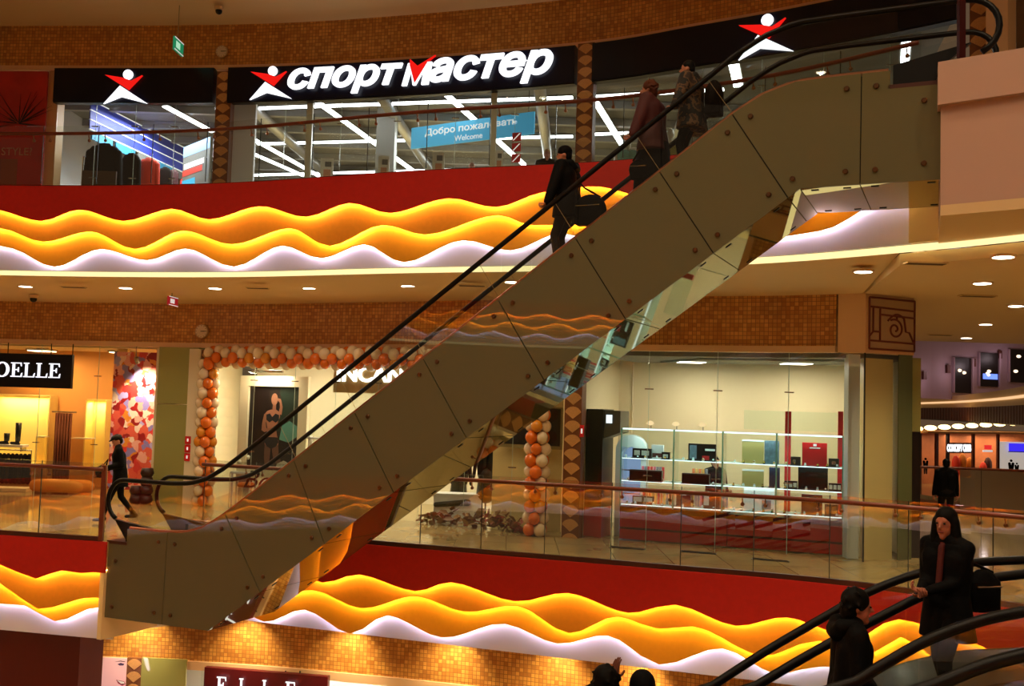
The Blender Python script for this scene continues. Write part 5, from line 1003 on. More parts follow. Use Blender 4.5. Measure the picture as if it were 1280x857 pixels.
for row, (a, b, z) in enumerate(((803, 832, 1.16), (866, 886, 1.16), (805, 845, .72), (866, 912, .72))):
    n_ = int((b-a)/3.4)
    for i in range(n_):
        A, t, w, h = chord(a+(b-a)*i/n_, a+(b-a)*(i+.72)/n_, 572, 582, cpl, -.42); A.z = z-.055; o = MB(); flat_poly(o, A, t, [(0, 0), (w, 0), (w, .26), (0, .26)], .05); tag(o.make('product_box', pb[random.randrange(5)]), 'narrow bright product box standing at the back of the display case', 'box', 'product boxes at the back of the display case')
for i, px in enumerate((814, 846, 879)):
    P = on_poly(px, 531, cpl, -.3)[0]; P.z = ZT+.01; ll = thing('case_spotlight', 'small gold spotlight on top of the display case, ' + ('left', 'middle', 'right')[i] + ' one', 'lamp', tuple(P), group='spotlights on the display case'); MB().tube([P, P+Vector((0, 0, .07))], .008, 6).make('stem', M_STEEL, ll); MB().lathe(P+Vector((-.02, 0, .06)), [(.03, 0), (.075, .03), (.05, .07), (.01, .085)], 12).make('head', emis('gold_head', (1, .75, .4, 1), 1.1), ll, True)
rp_ = thing('red_portal', 'tall red posts with a clear header behind the right end of the display case', 'portal', tuple(on_poly(985, 640, cpl, -.8)[0])); 
for a, b in ((981, 988.5), (1047, 1053.5)):
    A, t, w, h = chord(a, b, 514, 640, cpl, -.8); board('post', (Vector((A.x, A.y, .62)), t, w, h+A.z-.62), MRED2, .06, rp_)
R = chord(930, 1047, 514, 538, cpl, -.85); board('header_pane', R, M_GLASSE, .01, rp_)
MGL = mat('jewel_gold', srgb(215, 160, 70), .25, .8); wsm = {}
for sh, zsh in (('top', SHZ[2]), ('middle', SHZ[1]), ('bottom', SHZ[0])):
    for i in range(22):
        u = (i+.5)/22*CW+random.uniform(-.03, .03); e_ = random.uniform(.06, .14); base = CL+CT*u-CN*e_+Vector((0, 0, zsh+.005)); r = thing('watch_stand', 'tiny watch stand at the front of the %s display case shelf' % sh, 'watch stand', tuple(base), CANG, group='watch stands on the %s shelf' % sh, local=True)
        if not wsm:
            q = MB(); q.add([(-.022, -.018, 0), (.022, -.018, 0), (.022, .018, 0), (-.022, .018, 0), (-.014, .0, .06), (.014, .0, .06), (.014, .015, .06), (-.014, .015, .06)], [(3, 2, 1, 0), (4, 5, 6, 7), (0, 1, 5, 4), (1, 2, 6, 5), (2, 3, 7, 6), (3, 0, 4, 7)]); o = q.make('stand', MPALE, r); wsm['s'] = o.data
            d_ = MB(); d_.tube([(0, -.024, .036), (0, -.012, .040)], .016, 10); o = d_.make('dial', MSIL, r); wsm['d'] = o.data; g2 = wsm['d'].copy(); g2.materials.clear(); g2.materials.append(MGL); wsm['g'] = g2; k2 = wsm['s'].copy(); k2.materials.clear(); k2.materials.append(M_BLACK); wsm['k'] = k2
        else: link(bpy.data.objects.new('stand', wsm['s' if random.random() > .5 else 'k']), r); link(bpy.data.objects.new('dial', wsm['d' if random.random() > .45 else 'g']), r)
# black kiosk and arch
R = chord(731, 752, 511, 690, W2, -.35); kk = thing('black_kiosk', 'tall black kiosk with a small screen at the left of the watch shop', 'kiosk', (R[0].x, R[0].y, 0)); A, t, w, h = R; n = Vector((t.y, -t.x, 0)); zt = A.z+h
m_ = MB(); flat_poly(m_, Vector((A.x, A.y, .55))-n*.6, t, [(0, 0), (w, 0), (w, zt-.55), (0, zt-.55)], .6); m_.make('body', M_BLACK, kk); m_ = MB(); flat_poly(m_, Vector((A.x, A.y, 0))-n*.5, t, [(0, 0), (w+.02, 0), (w+.02, .55), (0, .55)], .52); m_.make('base', MRED2, kk)
m_ = MB(); flat_poly(m_, Vector((A.x, A.y, zt-.55))+t*(w+.01)-n*.55, t, [(0, 0), (.32, .12), (.32, .53), (0, .53)], .5); m_.make('head', mat('kiosk_grey', srgb(75, 75, 65), .35), kk); m_ = MB(); flat_poly(m_, Vector((A.x, A.y, zt-.26))+t*(w+.05)-n*.04, t, [(0, 0), (.12, 0), (.12, .16), (0, .16)], .01); m_.make('screen', emis('screen_white', (.85, .92, 1, 1), 1.3), kk)
P = Vector((A.x, A.y, 0))+t*(w+.42)-n*.6; ar = thing('arched_niche', 'white arched niche with blue glow between kiosk and display case', 'niche', tuple(P)); wA, hA = .62, 1.95
def archp(s, w_, h_): return [(-w_/2, 0), (-w_/2, h_-w_/2)] + [(-w_/2*math.cos(a), h_-w_/2+w_/2*math.sin(a)) for a in np.linspace(.2, math.pi-.2, 10)] + [(w_/2, h_-w_/2), (w_/2, 0)]
o_ = archp(0, wA, hA); i_ = archp(0, wA*.66, hA*.88); pts = o_ + list(reversed(i_)); m_ = MB(); flat_poly(m_, P, t, list(reversed(pts)), .15); m_.make('arch_surround', mat('arch_white', srgb(205, 210, 205), .4), ar)
m_ = MB(); flat_poly(m_, P-n*.05, t, list(reversed(i_)), .03); m_.make('glowing_panel', emis('arch_blue', (.45, .6, 1, 1), .55), ar)
for i in range(3):
    m_ = MB(); flat_poly(m_, P+Vector((0, 0, .35+i*.45)), t, [(-wA*.33, 0), (wA*.33, 0), (wA*.33, .02), (-wA*.33, .02)], .06); m_.make('arch_shelf', M_STEEL, ar)
# watch-shop ceiling slats and lamps
cs = thing('slatted_baffle', 'metal slatted baffle in the watch shop ceiling', 'baffle', (4.5, 19, 3.42))
for i in range(16): y_ = 18.3+i*.12; MB().box((4.9-.03*i, y_, 3.43), (2.9, .05, .04), Matrix.Rotation(-.35, 3, 'Z')).make('slat', mat('slat_grey', srgb(140, 145, 135), .4), cs)
# floor vents in front of the counter
for i, (px, py) in enumerate(((784, 685), (873, 690.5), (963, 700))):
    P = at_z(px, py, 0); v = thing('floor_vent', ('dark floor grille in front of the counter, left one', 'dark floor grille in front of the counter, middle one', 'dark floor grille in front of the counter, right one')[i], 'grille', tuple(P)); MB().box(P+Vector((0, 0, .004)), (.62, .16, .008), CRM).make('frame', mat('grille_brown', srgb(60, 35, 15), .4), v)
    for k in range(4): MB().box(P+Vector((0, -.06+.04*k, .01)), (.58, .012, .006), CRM).make('slat', M_SEAL, v)

# =================================================================== CLOCKS, HANGING SIGNS, CAMERAS, LIGHTS
def clock(label, px, py, rpx, poly):
    C, t = on_poly(px, py, poly, .03); r_ = (on_poly(px+rpx, py, poly, .03)[0]-C).length; r = thing('wall_clock', label, 'clock', tuple(C)); ring = [(r_*math.cos(a), r_*math.sin(a)) for a in np.linspace(0, 2*math.pi, 25)[:-1]]
    m_ = MB(); flat_poly(m_, C, t, ring, .05); m_.make('case', mat('clock_tan', srgb(190, 150, 100), .5), r); m_ = MB(); flat_poly(m_, C, t, [(x*.88, y*.88) for x, y in ring], .054); m_.make('dial', mat('clock_dial', srgb(225, 200, 160), .5), r)
    for a in range(12): an = a*math.pi/6; m_ = MB(); c_, s_ = math.cos(an), math.sin(an); flat_poly(m_, C, t, [(c_*r_*.72-s_*r_*.03, s_*r_*.72+c_*r_*.03), (c_*r_*.72+s_*r_*.03, s_*r_*.72-c_*r_*.03), (c_*r_*.84+s_*r_*.03, s_*r_*.84-c_*r_*.03), (c_*r_*.84-s_*r_*.03, s_*r_*.84+c_*r_*.03)], .057); m_.make('hour_mark', M_BLACK, r)
    for nm, an, l in (('minute_hand', 0.02, .75), ('hour_hand', -.05, .5)): c_, s_ = math.cos(an), math.sin(an); m_ = MB(); flat_poly(m_, C, t, [(-s_*r_*.05-c_*.1*r_, c_*r_*.05), (s_*r_*.05-c_*.1*r_, -c_*r_*.05), (c_*r_*l+s_*r_*.03, s_*r_*l-c_*r_*.03), (c_*r_*l-s_*r_*.03, s_*r_*l+c_*r_*.03)], .06); m_.make(nm, M_BLACK, r)
clock('round wall clock on the middle mosaic band above the balloons', 253, 414, 8, W2); clock('round wall clock on the upper mosaic band', 278, 65, 7.5, W3)
def hang_sign(label, px0, px1, yt, yb, Y, zc, m, txt):
    A, t, w, h = rect_at(px0, px1, yt, yb, Y, Y+.5); r = thing('hanging_sign', label, 'sign', tuple(A)); board('panel', (A, t, w, h), m, .04, r); c = A+t*(w/2)+Vector((0, 0, h)); MB().tube([c, Vector((c.x, c.y, zc))], .01, 5).make('rod', M_STEEL, r); board('pictogram', sub((A, t, w, h), .15, .6, .25, .75, .041), txt, .004, r); board('border', sub((A, t, w, h), 0, 1, 0, .08, .041), M_WPR, .004, r); board('border', sub((A, t, w, h), 0, 1, .92, 1, .041), M_WPR, .004, r)
hang_sign('small green exit sign hanging at the upper mosaic band', 215.5, 227, 50, 66, 21.3, 11.2, emis('exit_green', (.02, .25, .10, 1), .8), emis('exit_pale', (.5, .9, .6, 1), .8)); hang_sign('small red sign hanging from the soffit at left', 208.5, 220, 371, 382, 20.8, 4.6, emis('fire_red', (.5, .02, .02, 1), .6), M_WPR)
for i, (px, py, z, lb) in enumerate(((42, 371, 4.56, 'black dome camera under the soffit at left'), (273, 25, 10.95, 'black dome camera under the upper ceiling'))):
    P = at_y(px, py, 22.2 if i == 0 else 21.4); P.z = z; cm = thing('dome_camera', lb, 'camera', tuple(P)); MB().lathe(P-Vector((0, 0, .05)), [(.09, 0), (.1, .05), (.1, .07)], 14).make('mount', M_TRIM, cm); MB().ball(P-Vector((0, 0, .07)), .075, 12, 8).make('dome', M_BLACK, cm, True)
dl = None
def downlight(px, py, z, label, group, r_=.13, power=18):
    P = at_z(px, py, z+.0); P.z = z; o = thing('downlight', label, 'lamp', tuple(P), group=group, local=True); MB().lathe((0, 0, -.012), [(r_, 0), (r_+.03, .004), (r_+.03, .03)], 18).make('rim', M_TRIM, o); MB().lathe((0, 0, -.016), [(r_-.005, 0), (r_-.005, .006)], 18).make('lamp', M_LAMP, o)
    if power: l = spot('lamp_light', (0, 0, -.03), power, (1, .82, .55), 120, blend=.8, parent=o)
    return o
for px, py, lb in ((32, 357.5, 'leftmost'), (157, 359.5, 'second from left'), (269, 360, 'third from left'), (387, 360, 'fourth from left'), (510, 357, 'just left of the handrails'), (640, 352, 'behind the escalator handrails')): downlight(px, py, 4.655, 'round downlight in the soffit under the upper gallery, ' + lb, 'downlights left', .13, 95)
for px, py, z in ((1079, 339, 4.60),): downlight(px, py, z, 'round downlight in the soffit above the scroll panel', 'downlights right', .13, 150)
for px, py, lb in ((1254, 320.5, 'nearest, under the light line'), (1228, 353.5, 'second nearest'), (1270, 382, 'beside the right frame edge'), (1232, 405, 'fourth nearest'), (1208, 422, 'farthest')): downlight(px, py, 4.535, 'round downlight in the hall ceiling at right, ' + lb, 'downlights in the hall ceiling', .13, 280)
for px, py in ((97, 4), (207, 3), (313, -1)):
    P = at_y(px, py, {97: 22.03, 207: 21.9, 313: 21.45}[px]); o = thing('ceiling_spot', 'round black recessed spot in the upper ceiling, ' + {97: 'left', 207: 'middle', 313: 'right'}[px] + ' one', 'lamp', tuple(P), group='black recessed spots'); MB().lathe(P-Vector((0, 0, .02)), [(.13, .04), (.17, 0), (.22, .0), (.23, .05)], 18).make('rim', M_TRIM, o, True); MB().ball(P, (.14, .14, .05), 14, 6).make('lens', M_BLACK, o, True)
M_VENT = mat('vent_dark', srgb(90, 60, 30), .6)
for i, (px, py, w_) in enumerate(((92, 358, .5), (322, 359, .45), (590, 356, .5), (1157, 328, .55), (1222, 369, .6), (1175, 418, .6))):
    P = at_z(px, py, 4.60 if px < 1100 else 4.535); v = thing('ceiling_vent', ('slot vent in the soffit near the left edge', 'slot vent in the soffit above the balloons', 'slot vent in the soffit behind the handrails', 'slot vent above the scroll panel', 'slot vent between the hall downlights', 'far slot vent in the hall ceiling')[i], 'vent', tuple(P)); MB().box(P-Vector((0, 0, .01)), (w_, .16, .02)).make('frame', M_SOFFIT, v)
    for k in range(3): MB().box(P+Vector((0, -.05+.05*k, -.022)), (w_*.92, .03, .006)).make('slat', M_VENT, v)
# lamps of the upper gallery ceiling and under the middle gallery
for i, (x, y) in enumerate(((-12, 21), (-9, 20.8), (-6, 20.2), (-3, 19.4), (0, 18.3), (3, 16.9))): downlight(640, 300, 11.2, 'round downlight in the upper ceiling above the frame', 'upper downlights', .12, 120).location = (x, y, 11.26)
W1i = offset(W1, .55)
for px, py in ((165, 800), (300, 806), (430, 812), (562, 828), (695, 846), (800, 862)):
    q = on_poly(px, py, W1, .55)[0]; o = downlight(640, 300, -1.66, 'downlight under the middle gallery grazing the mosaic', 'downlights under the middle gallery', .09, 0); o.location = (q.x, q.y, -1.63); s_ = spot('lamp_light', (0, 0, -.03), 210, (1, .80, .48), 100, blend=.9, parent=o); s_.rotation_euler = (math.radians(22), 0, 0)

# =================================================================== GROUND FLOOR SHOPS (bottom edge)
ZB = -2.90
tag(MB().strip(offset(sub_poly(W1, -7.4, 6), -1.4), Z1, ZB, .1).make('wall_ground_back', mat('ground_white', srgb(245, 240, 225), .6)), 'bright back wall of the ground-floor shops', 'wall', kind='structure')
tag(MB().prism(offset(sub_poly(W1, -7.4, 6), -.25)+list(reversed(offset(sub_poly(W1, -7.4, 6), -1.5))), ZB+.02, ZB+.1).make('ceiling', M_WHITE), 'white ceiling of the ground-floor shops', 'ceiling', kind='structure')
for i, x in enumerate((-4.5, -2.5, 0)): panel_lamp(('ceiling lamp of the ground-floor shop, left', 'ceiling lamp of the ground-floor shop, middle', 'ceiling lamp of the ground-floor shop, right')[i], x, 20.4-.33*(x+4.5), ZB-.02, .5, .4, 70, (1, .95, .85), LN)
win('window_8', 'glass front of the ground-floor cosmetics shop', W1, -5.9, 5, Z1, ZB, 6)
pilaster('scalloped mosaic pilaster at the bottom edge left of the ground-floor shop', 157, 176, 822, 900, W1, 5, .1)
R = chord(176, 232, 822, 930, W1, .06); gpl = MB(); flat_poly(gpl, R[0], R[1], [(0, 0), (R[2], 0), (R[2], R[3]), (0, R[3])], .05); tag(gpl.make('green_panel', M_GREEN), 'olive green glass panel at the bottom edge left of the red sign', 'panel')
R = chord(258, 412, 836.5, 880, W1, .16); es = thing('shop_sign', 'dark red ground-floor shop sign with white serif letters at the bottom edge', 'sign', tuple(R[0])); board('sign_board', R, mat('sign_maroon', srgb(95, 12, 25), .35), .12, es)
for ch_, a, b in (('E', 271, 285), ('L', 299, 311), ('L', 328, 339), ('E', 357, 371)):
    q = chord(a, b, 845.5+(a-271)*.075, 866+(a-271)*.075, W1, .36); serif_text(ch_, q, emis('elle_letters', (1, .98, .95, 1), 1.4), es)
for px in (275, 357, 375): q = on_poly(px, 838, W1, .2)[0]; MB().tube([(q.x, q.y, q.z), (q.x, q.y, -2.8)], .015, 5).make('hanger_rod', M_SEAL, es)
R = chord(120, 158, 821, 900, W1, .05); fpz = thing('face_poster', 'poster of a smiling face at the bottom edge, far left', 'poster', tuple(R[0])); board('poster_board', R, mat('poster_skin', srgb(235, 185, 185), .5, emit=srgb(235, 180, 185), estr=.25), .05, fpz)
A, t, w, h = R; 
def fb(nm, pts, col, e): m_ = MB(); flat_poly(m_, A, t, [(x*w, h*y) for x, y in pts], .051+e); m_.make(nm, mat('face_'+nm, col, .5), fpz)
fb('eye', [(.70, .905), (.80, .93), (.93, .915), (.90, .89), (.78, .885)], srgb(70, 50, 90), .001); fb('brow', [(.60, .94), (.80, .965), (.95, .955), (.95, .945), (.8, .95)], srgb(80, 40, 40), .001); fb('smile', [(.68, .66), (.95, .64), (1.0, .60), (.9, .57), (.76, .60)], srgb(150, 20, 50), .001); fb('teeth', [(.72, .65), (.95, .632), (.97, .605), (.85, .60)], srgb(250, 250, 250), .002)
# unseen bare area light that brightens the face poster
area_light('poster_glow', tuple(A+t*w*.6+Vector((0, -1, h-.3))), .4, 8, (1, .8, .85), rot=(math.radians(70), 0, 0))

# =================================================================== RIGHT-HAND HALL AND FAR WING
FWs = [(22.0, 52.0), (24.5, 54.0), (27, 55.2), (30, 55.8), (34, 55.5)]; FWp = smooth_poly([(19, 50)]+FWs, 1.0)
M_LILAC = mat('lilac_wall', srgb(165, 138, 152), .7); M_FARB = mat('far_brown', srgb(95, 50, 30), .6); M_FARD = mat('far_dark', srgb(25, 14, 14), .4)
def fw(px, py, off=0): q = on_poly(px, py, FWp, off); return q[0]
zb = lambda px, py, off=0: fw(px, py, off).z
fwall = thing('wall_far_wing', 'lilac upper wall of the distant wing', 'wall', (26, 55, 2), kind='structure'); MB().strip(offset(FWp, -1.2), 3.4, 7.2, .2).make('wall_panel', M_LILAC, fwall)
fb2 = thing('trim_8', 'brown slatted balcony of the distant wing with a warm light line', 'balcony', (26, 54, 1), kind='structure')
P_ = smooth_poly([(29, 75), (27, 66), (24.2, 54), (20.5, 42), (17, 32.5), (14.5, 27.2)], 1.2); MB().strip(P_, 2.95, 3.6, .1).make('light_cove', M_SOFFIT, fb2); MB().strip(offset(P_, .05), 3.2, 3.3, .05).make('light_line', emis('far_line', (1, .6, .3, 1), 1.0), fb2)
sP = arclen(P_)
for i in range(60):
    t0 = sP[-1]*i/60; a = (float(np.interp(t0, sP, [p[0] for p in P_])), float(np.interp(t0, sP, [p[1] for p in P_]))); b = (float(np.interp(t0+sP[-1]/75, sP, [p[0] for p in P_])), float(np.interp(t0+sP[-1]/75, sP, [p[1] for p in P_]))); MB().strip([a, b], 2.25, 2.95, .06).make('slat', M_FARB, fb2)
MB().strip(offset(P_, -.15), 2.2, 3.2, .1).make('backing', M_FARD, fb2)
tag(sheet(offset(FWp, 2.2), offset(FWp, -1.5), 1.62, 1.62, 'ceiling', mat('far_soffit', srgb(200, 140, 80), .6), .1, 20), 'warm soffit with lamps over the distant shops', 'ceiling', kind='structure')
M_FLAMP = emis('far_lamp', (1, .66, .26, 1), 5)
for i, px in enumerate(np.linspace(1146, 1284, 9)):
    q = on_poly(px, 535.5-(px-1145)*.055, FWp, 1.6)[0]; o = thing('far_lamp', 'oval warm lamp in the soffit of the distant wing', 'lamp', (q.x, q.y, q.z), group='row of lamps in the distant wing', local=True); MB().ball((0, 0, 0), (.30, .30, .13), 12, 6).make('globe', M_FLAMP, o, True); MB().tube([(0, 0, .08), (0, 0, max(.2, 1.66-q.z))], .03, 6).make('stem', M_STEEL, o)
for i in range(3):
    a = (1191, 1223, 1261)[i]; b = (1213, 1247, 1296)[i]; R = chord(a, b, (447, 441, 437)[i], (491, 483, 478)[i], offset(FWp, -1.2), .03); w_ = thing('window_%d' % (9+i), ('dark narrow window of the distant wing, left one', 'dark window with a blue glow in the distant wing, middle one', 'wide dark window of the distant wing, right one')[i], 'window', tuple(R[0]), kind='structure'); board('pane', R, M_FARD, .05, w_); board('frame', sub(R, -.04, 0, 0, 1), M_LILAC, .15, w_); board('frame', sub(R, 1.0, 1.08, 0, 1), M_LILAC, .15, w_)
    for k in range(2+i % 2): s_ = sub(R, random.uniform(.2, .6), 0, random.uniform(.1, .8), 0, .06); MB().ball(s_[0], (.14, .05, .09), 8, 5).make('window_light', emis('win_light', (1, .75, .5, 1), 2), w_)
    if i == 1: board('blue_display', sub(R, .2, .95, .22, .38, .055), emis('blue_disp', (.15, .25, 1, 1), 1.6), .02, w_)
for i, (px, py) in enumerate(((1154, 469), (1184, 461), (1216, 453), (1249, 443))):
    R = chord(px-2, px+2, py-5, py+5, offset(FWp, -1.2), .03); wl_o = tag(board('wall_lamp', R, mat('sconce', srgb(80, 35, 25), .5), .12), 'small brown wall lamp on the distant lilac wall, ' + ('leftmost', 'second from left', 'third from left', 'rightmost')[i], 'lamp', 'wall lamps on the distant wing')
    pl_ = bpy.data.lights.new('wall_fill_light', 'POINT'); pl_.energy = 13; pl_.color = (1, .75, .8); pl_.shadow_soft_size = .2; po_ = bpy.data.objects.new('wall_fill_light', pl_); link(po_, wl_o); po_.location = R[0]+Vector((R[1].y, -R[1].x, 0))*.9  # point light added off each wall lamp to brighten the lilac wall
# far shops
SH = offset(FWp, -.9); zt_ = 1.6
tag(MB().strip(offset(FWp, -2.8), -4, 1.62, .1).make('wall_far_shops', mat('far_shop_wall', srgb(190, 120, 80), .6, noise=.5, nscale=1.2)), 'lit back wall of the distant shops', 'wall', kind='structure')
tag(MB().prism(offset(FWp, 3.0)+[(36, 60), (18, 60)], -1.6, -1.4).make('floor', M_FLOOR), 'floor of the distant wing', 'floor', kind='structure')
LF = emis('far_shop_lamp', (1, .85, .6, 1), 3)
for i, px in enumerate((1160, 1205, 1235, 1266)):
    q = on_poly(px, 560, FWp, -1.8)[0]; area_light('far_light', (q.x, q.y, 1.4), 1.5, 38, (1, .66, .36))
for i, (a, b, m_, nm) in enumerate(((1147, 1150, M_FARB, ''), (1168, 1171, M_FARB, ''), (1182, 1185, M_FARD, ''), (1214, 1217, M_FARB, ''), (1245, 1248, M_FARB, ''))):
    R = chord(a, b, 552, 594, FWp, -.9); tag(board('shopfront_post', (Vector((R[0].x, R[0].y, -1.4)), R[1], R[2], 3.0), m_, .1), 'dark post between the distant shopfronts, ' + ('leftmost', 'second from left', 'left of the glowing sign', 'right of the glowing sign', 'left of the white lit panel')[i], 'post', 'posts of the distant shopfronts')
R = chord(1182, 1213, 553, 566, FWp, -.8); sg2 = thing('shop_sign', 'glowing white CONCEPT CLUB sign of a distant shop', 'sign', tuple(R[0])); board('sign_board', R, M_FARB, .05, sg2); rect_text('letters', 'CONCEPT CLUB', sub(R, .02, .98, .15, .85, .055), emis('concept_letters', (.85, .95, 1, 1), 2.4), sg2, .03, bold=.03)
R = chord(1261, 1285, 554, 564, FWp, -.8); sg3 = thing('shop_sign', 'small blue screen sign of a distant shop at the right edge', 'sign', tuple(R[0])); board('sign_board', R, emis('blue_sign', (.05, .03, .9, 1), 1.0), .05, sg3); board('sign_frame', sub(R, -.03, 1.03, -.1, 0), M_FARD, .07, sg3)
R = chord(1228, 1240, 556, 565, FWp, -.8); sg4 = thing('shop_sign', 'small red and white sign of a distant shop', 'sign', tuple(R[0])); board('red_mark', sub(R, .2, .9, .4, 1), emis('red_mark', (.8, .03, .03, 1), 1), .05, sg4); board('white_strip', sub(R, 0, 1, .05, .3), M_WPR, .05, sg4)
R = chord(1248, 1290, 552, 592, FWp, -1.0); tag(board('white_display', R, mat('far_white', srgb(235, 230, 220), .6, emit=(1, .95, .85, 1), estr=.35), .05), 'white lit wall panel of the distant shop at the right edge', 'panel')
for i, (px, py, hh) in enumerate(((1157, 574, 18), (1264, 576, 20), (1271, 580, 14))):
    T = on_poly(px, py-2, FWp, .2)[0]; b_ = on_poly(px, py+hh, FWp, .2)[0]; fm = thing('distant_person', ('tiny dark standing person in front of the distant shops, left', 'tiny dark standing person beside the blue sign', 'second tiny dark person beside the blue sign')[i], 'person', (T.x, T.y, b_.z)); mb = MB(); H_ = T.z-b_.z
    mb.ball(T-Vector((0, 0, .07*H_)), .075*H_); mb.caps(T-Vector((.1*H_, 0, .24*H_)), T-Vector((.06*H_, 0, .5*H_)), .08*H_, .08*H_, 8); mb.caps(T-Vector((-.1*H_, 0, .24*H_)), T-Vector((-.06*H_, 0, .5*H_)), .08*H_, .08*H_, 8); mb.caps(T-Vector((.06*H_, 0, .5*H_)), T-Vector((.06*H_, 0, .97*H_)), .07*H_, .045*H_, 8); mb.caps(T-Vector((-.06*H_, 0, .5*H_)), T-Vector((-.06*H_, 0, .97*H_)), .07*H_, .045*H_, 8); mb.make('body', K1, fm, True)
for i, (px, py) in enumerate(((1195, 580), (1203, 577), (1235, 582), (1229, 588), (1212, 582))):
    q = on_poly(px, py, FWp, -1.5)[0]; mb = MB(); mb.ball(q, (.25, .2, .5), 8, 6); mb.caps(q-Vector((0, 0, .5)), q-Vector((0, 0, 1.0)), .2, .1, 8); tag(mb.make('far_garment', mat('far_g%d' % (i % 3), (srgb(220, 60, 40), srgb(230, 150, 60), srgb(60, 25, 30))[i % 3], .6), None, True), ('red garment in a distant shop, left one', 'orange garment in a distant shop, left one', 'dark garment in a distant shop', 'red garment in a distant shop, right one', 'orange garment in a distant shop, right one')[i], 'garment', 'garments in the distant shops')
# lower landing and block seen through the far balustrade
tag(MB().prism([(14, 30), (16.2, 29.8), (16.2, 31), (14, 31)], -1.4, .9).make('planter_block', mat('block_beige', srgb(200, 175, 140), .6)), 'beige block beyond the distant balustrade', 'block')
bld = thing('hall_pier', 'dark pier and doorway beside the watch shop corner', 'pier', (7.1, 17.5, 0)); MB().prism([(7.06, 17.55), (7.25, 17.6), (7.5, 18.4), (7.4, 18.5)], 0, 2.2).make('dark_pier', M_FARD, bld); MB().prism([(7.06, 17.55), (7.25, 17.6), (7.5, 18.4), (7.4, 18.5)], 2.2, 3.5).make('green_head', M_GREEN, bld)

# =================================================================== PEOPLE
def remesh(mb, voxel, smooth=3):
    me = bpy.data.meshes.new('t'); me.from_pydata(mb.v, [], mb.f); o = bpy.data.objects.new('t', me); COL.objects.link(o)
    m = o.modifiers.new('r', 'REMESH'); m.mode = 'VOXEL'; m.voxel_size = voxel; s = o.modifiers.new('s', 'SMOOTH'); s.iterations = smooth; s.factor = .5
    dg = bpy.context.evaluated_depsgraph_get(); out = bpy.data.meshes.new_from_object(o.evaluated_get(dg)); bpy.data.objects.remove(o); return out
def ik(a, b, l1, l2, hint):
    a = Vector(a); b = Vector(b); d = b-a; L = min(d.length, (l1+l2)*.999); d.normalize(); x = (l1*l1-l2*l2+L*L)/(2*L); h = math.sqrt(max(l1*l1-x*x, 0)); hv = Vector(hint); hv = (hv-d*hv.dot(d)).normalized(); return a+d*x+hv*h, a+d*L
def hand(mb, w, d, nrm, curl=.5, k=1.0, side=1):
    """palm and five fingers; w wrist, d pointing direction, nrm palm normal (fingers curl towards it)"""
    d = Vector(d).normalized(); nrm = Vector(nrm); nrm = (nrm-d*nrm.dot(d)).normalized(); a = d.cross(nrm)*side; w = Vector(w)
    for t in (-.026, -.009, .009, .026): mb.caps(w+d*.01*k+a*t*.7*k, w+d*.085*k+a*t*k, .014*k, .012*k, 6)
    for t, L in ((-.028, .072), (-.0095, .082), (.0095, .078), (.028, .062)):
        p = w+d*.085*k+a*t*k; ang = 0; seg = L/3
        for j in range(3):
            ang += curl*(.75 if j == 0 else 1.0); dd = d*math.cos(ang)+nrm*math.sin(ang); q = p+dd*seg*k*1.1; mb.caps(p, q, .0095*k-.001*j, .0085*k-.001*j, 6); p = q
    p = w+d*.03*k-a*.03*k; dd = (d*.6-a*.7+nrm*.45).normalized(); q = p+dd*.038*k; mb.caps(p, q, .012*k, .0105*k, 6); mb.caps(q, q+(dd*.5+nrm*.6*curl+d*.5).normalized()*.03*k, .0105*k, .009*k, 6)
SKIN = mat('skin', srgb(190, 125, 95), .55); SKIN2 = mat('skin_tan', srgb(185, 112, 85), .55)
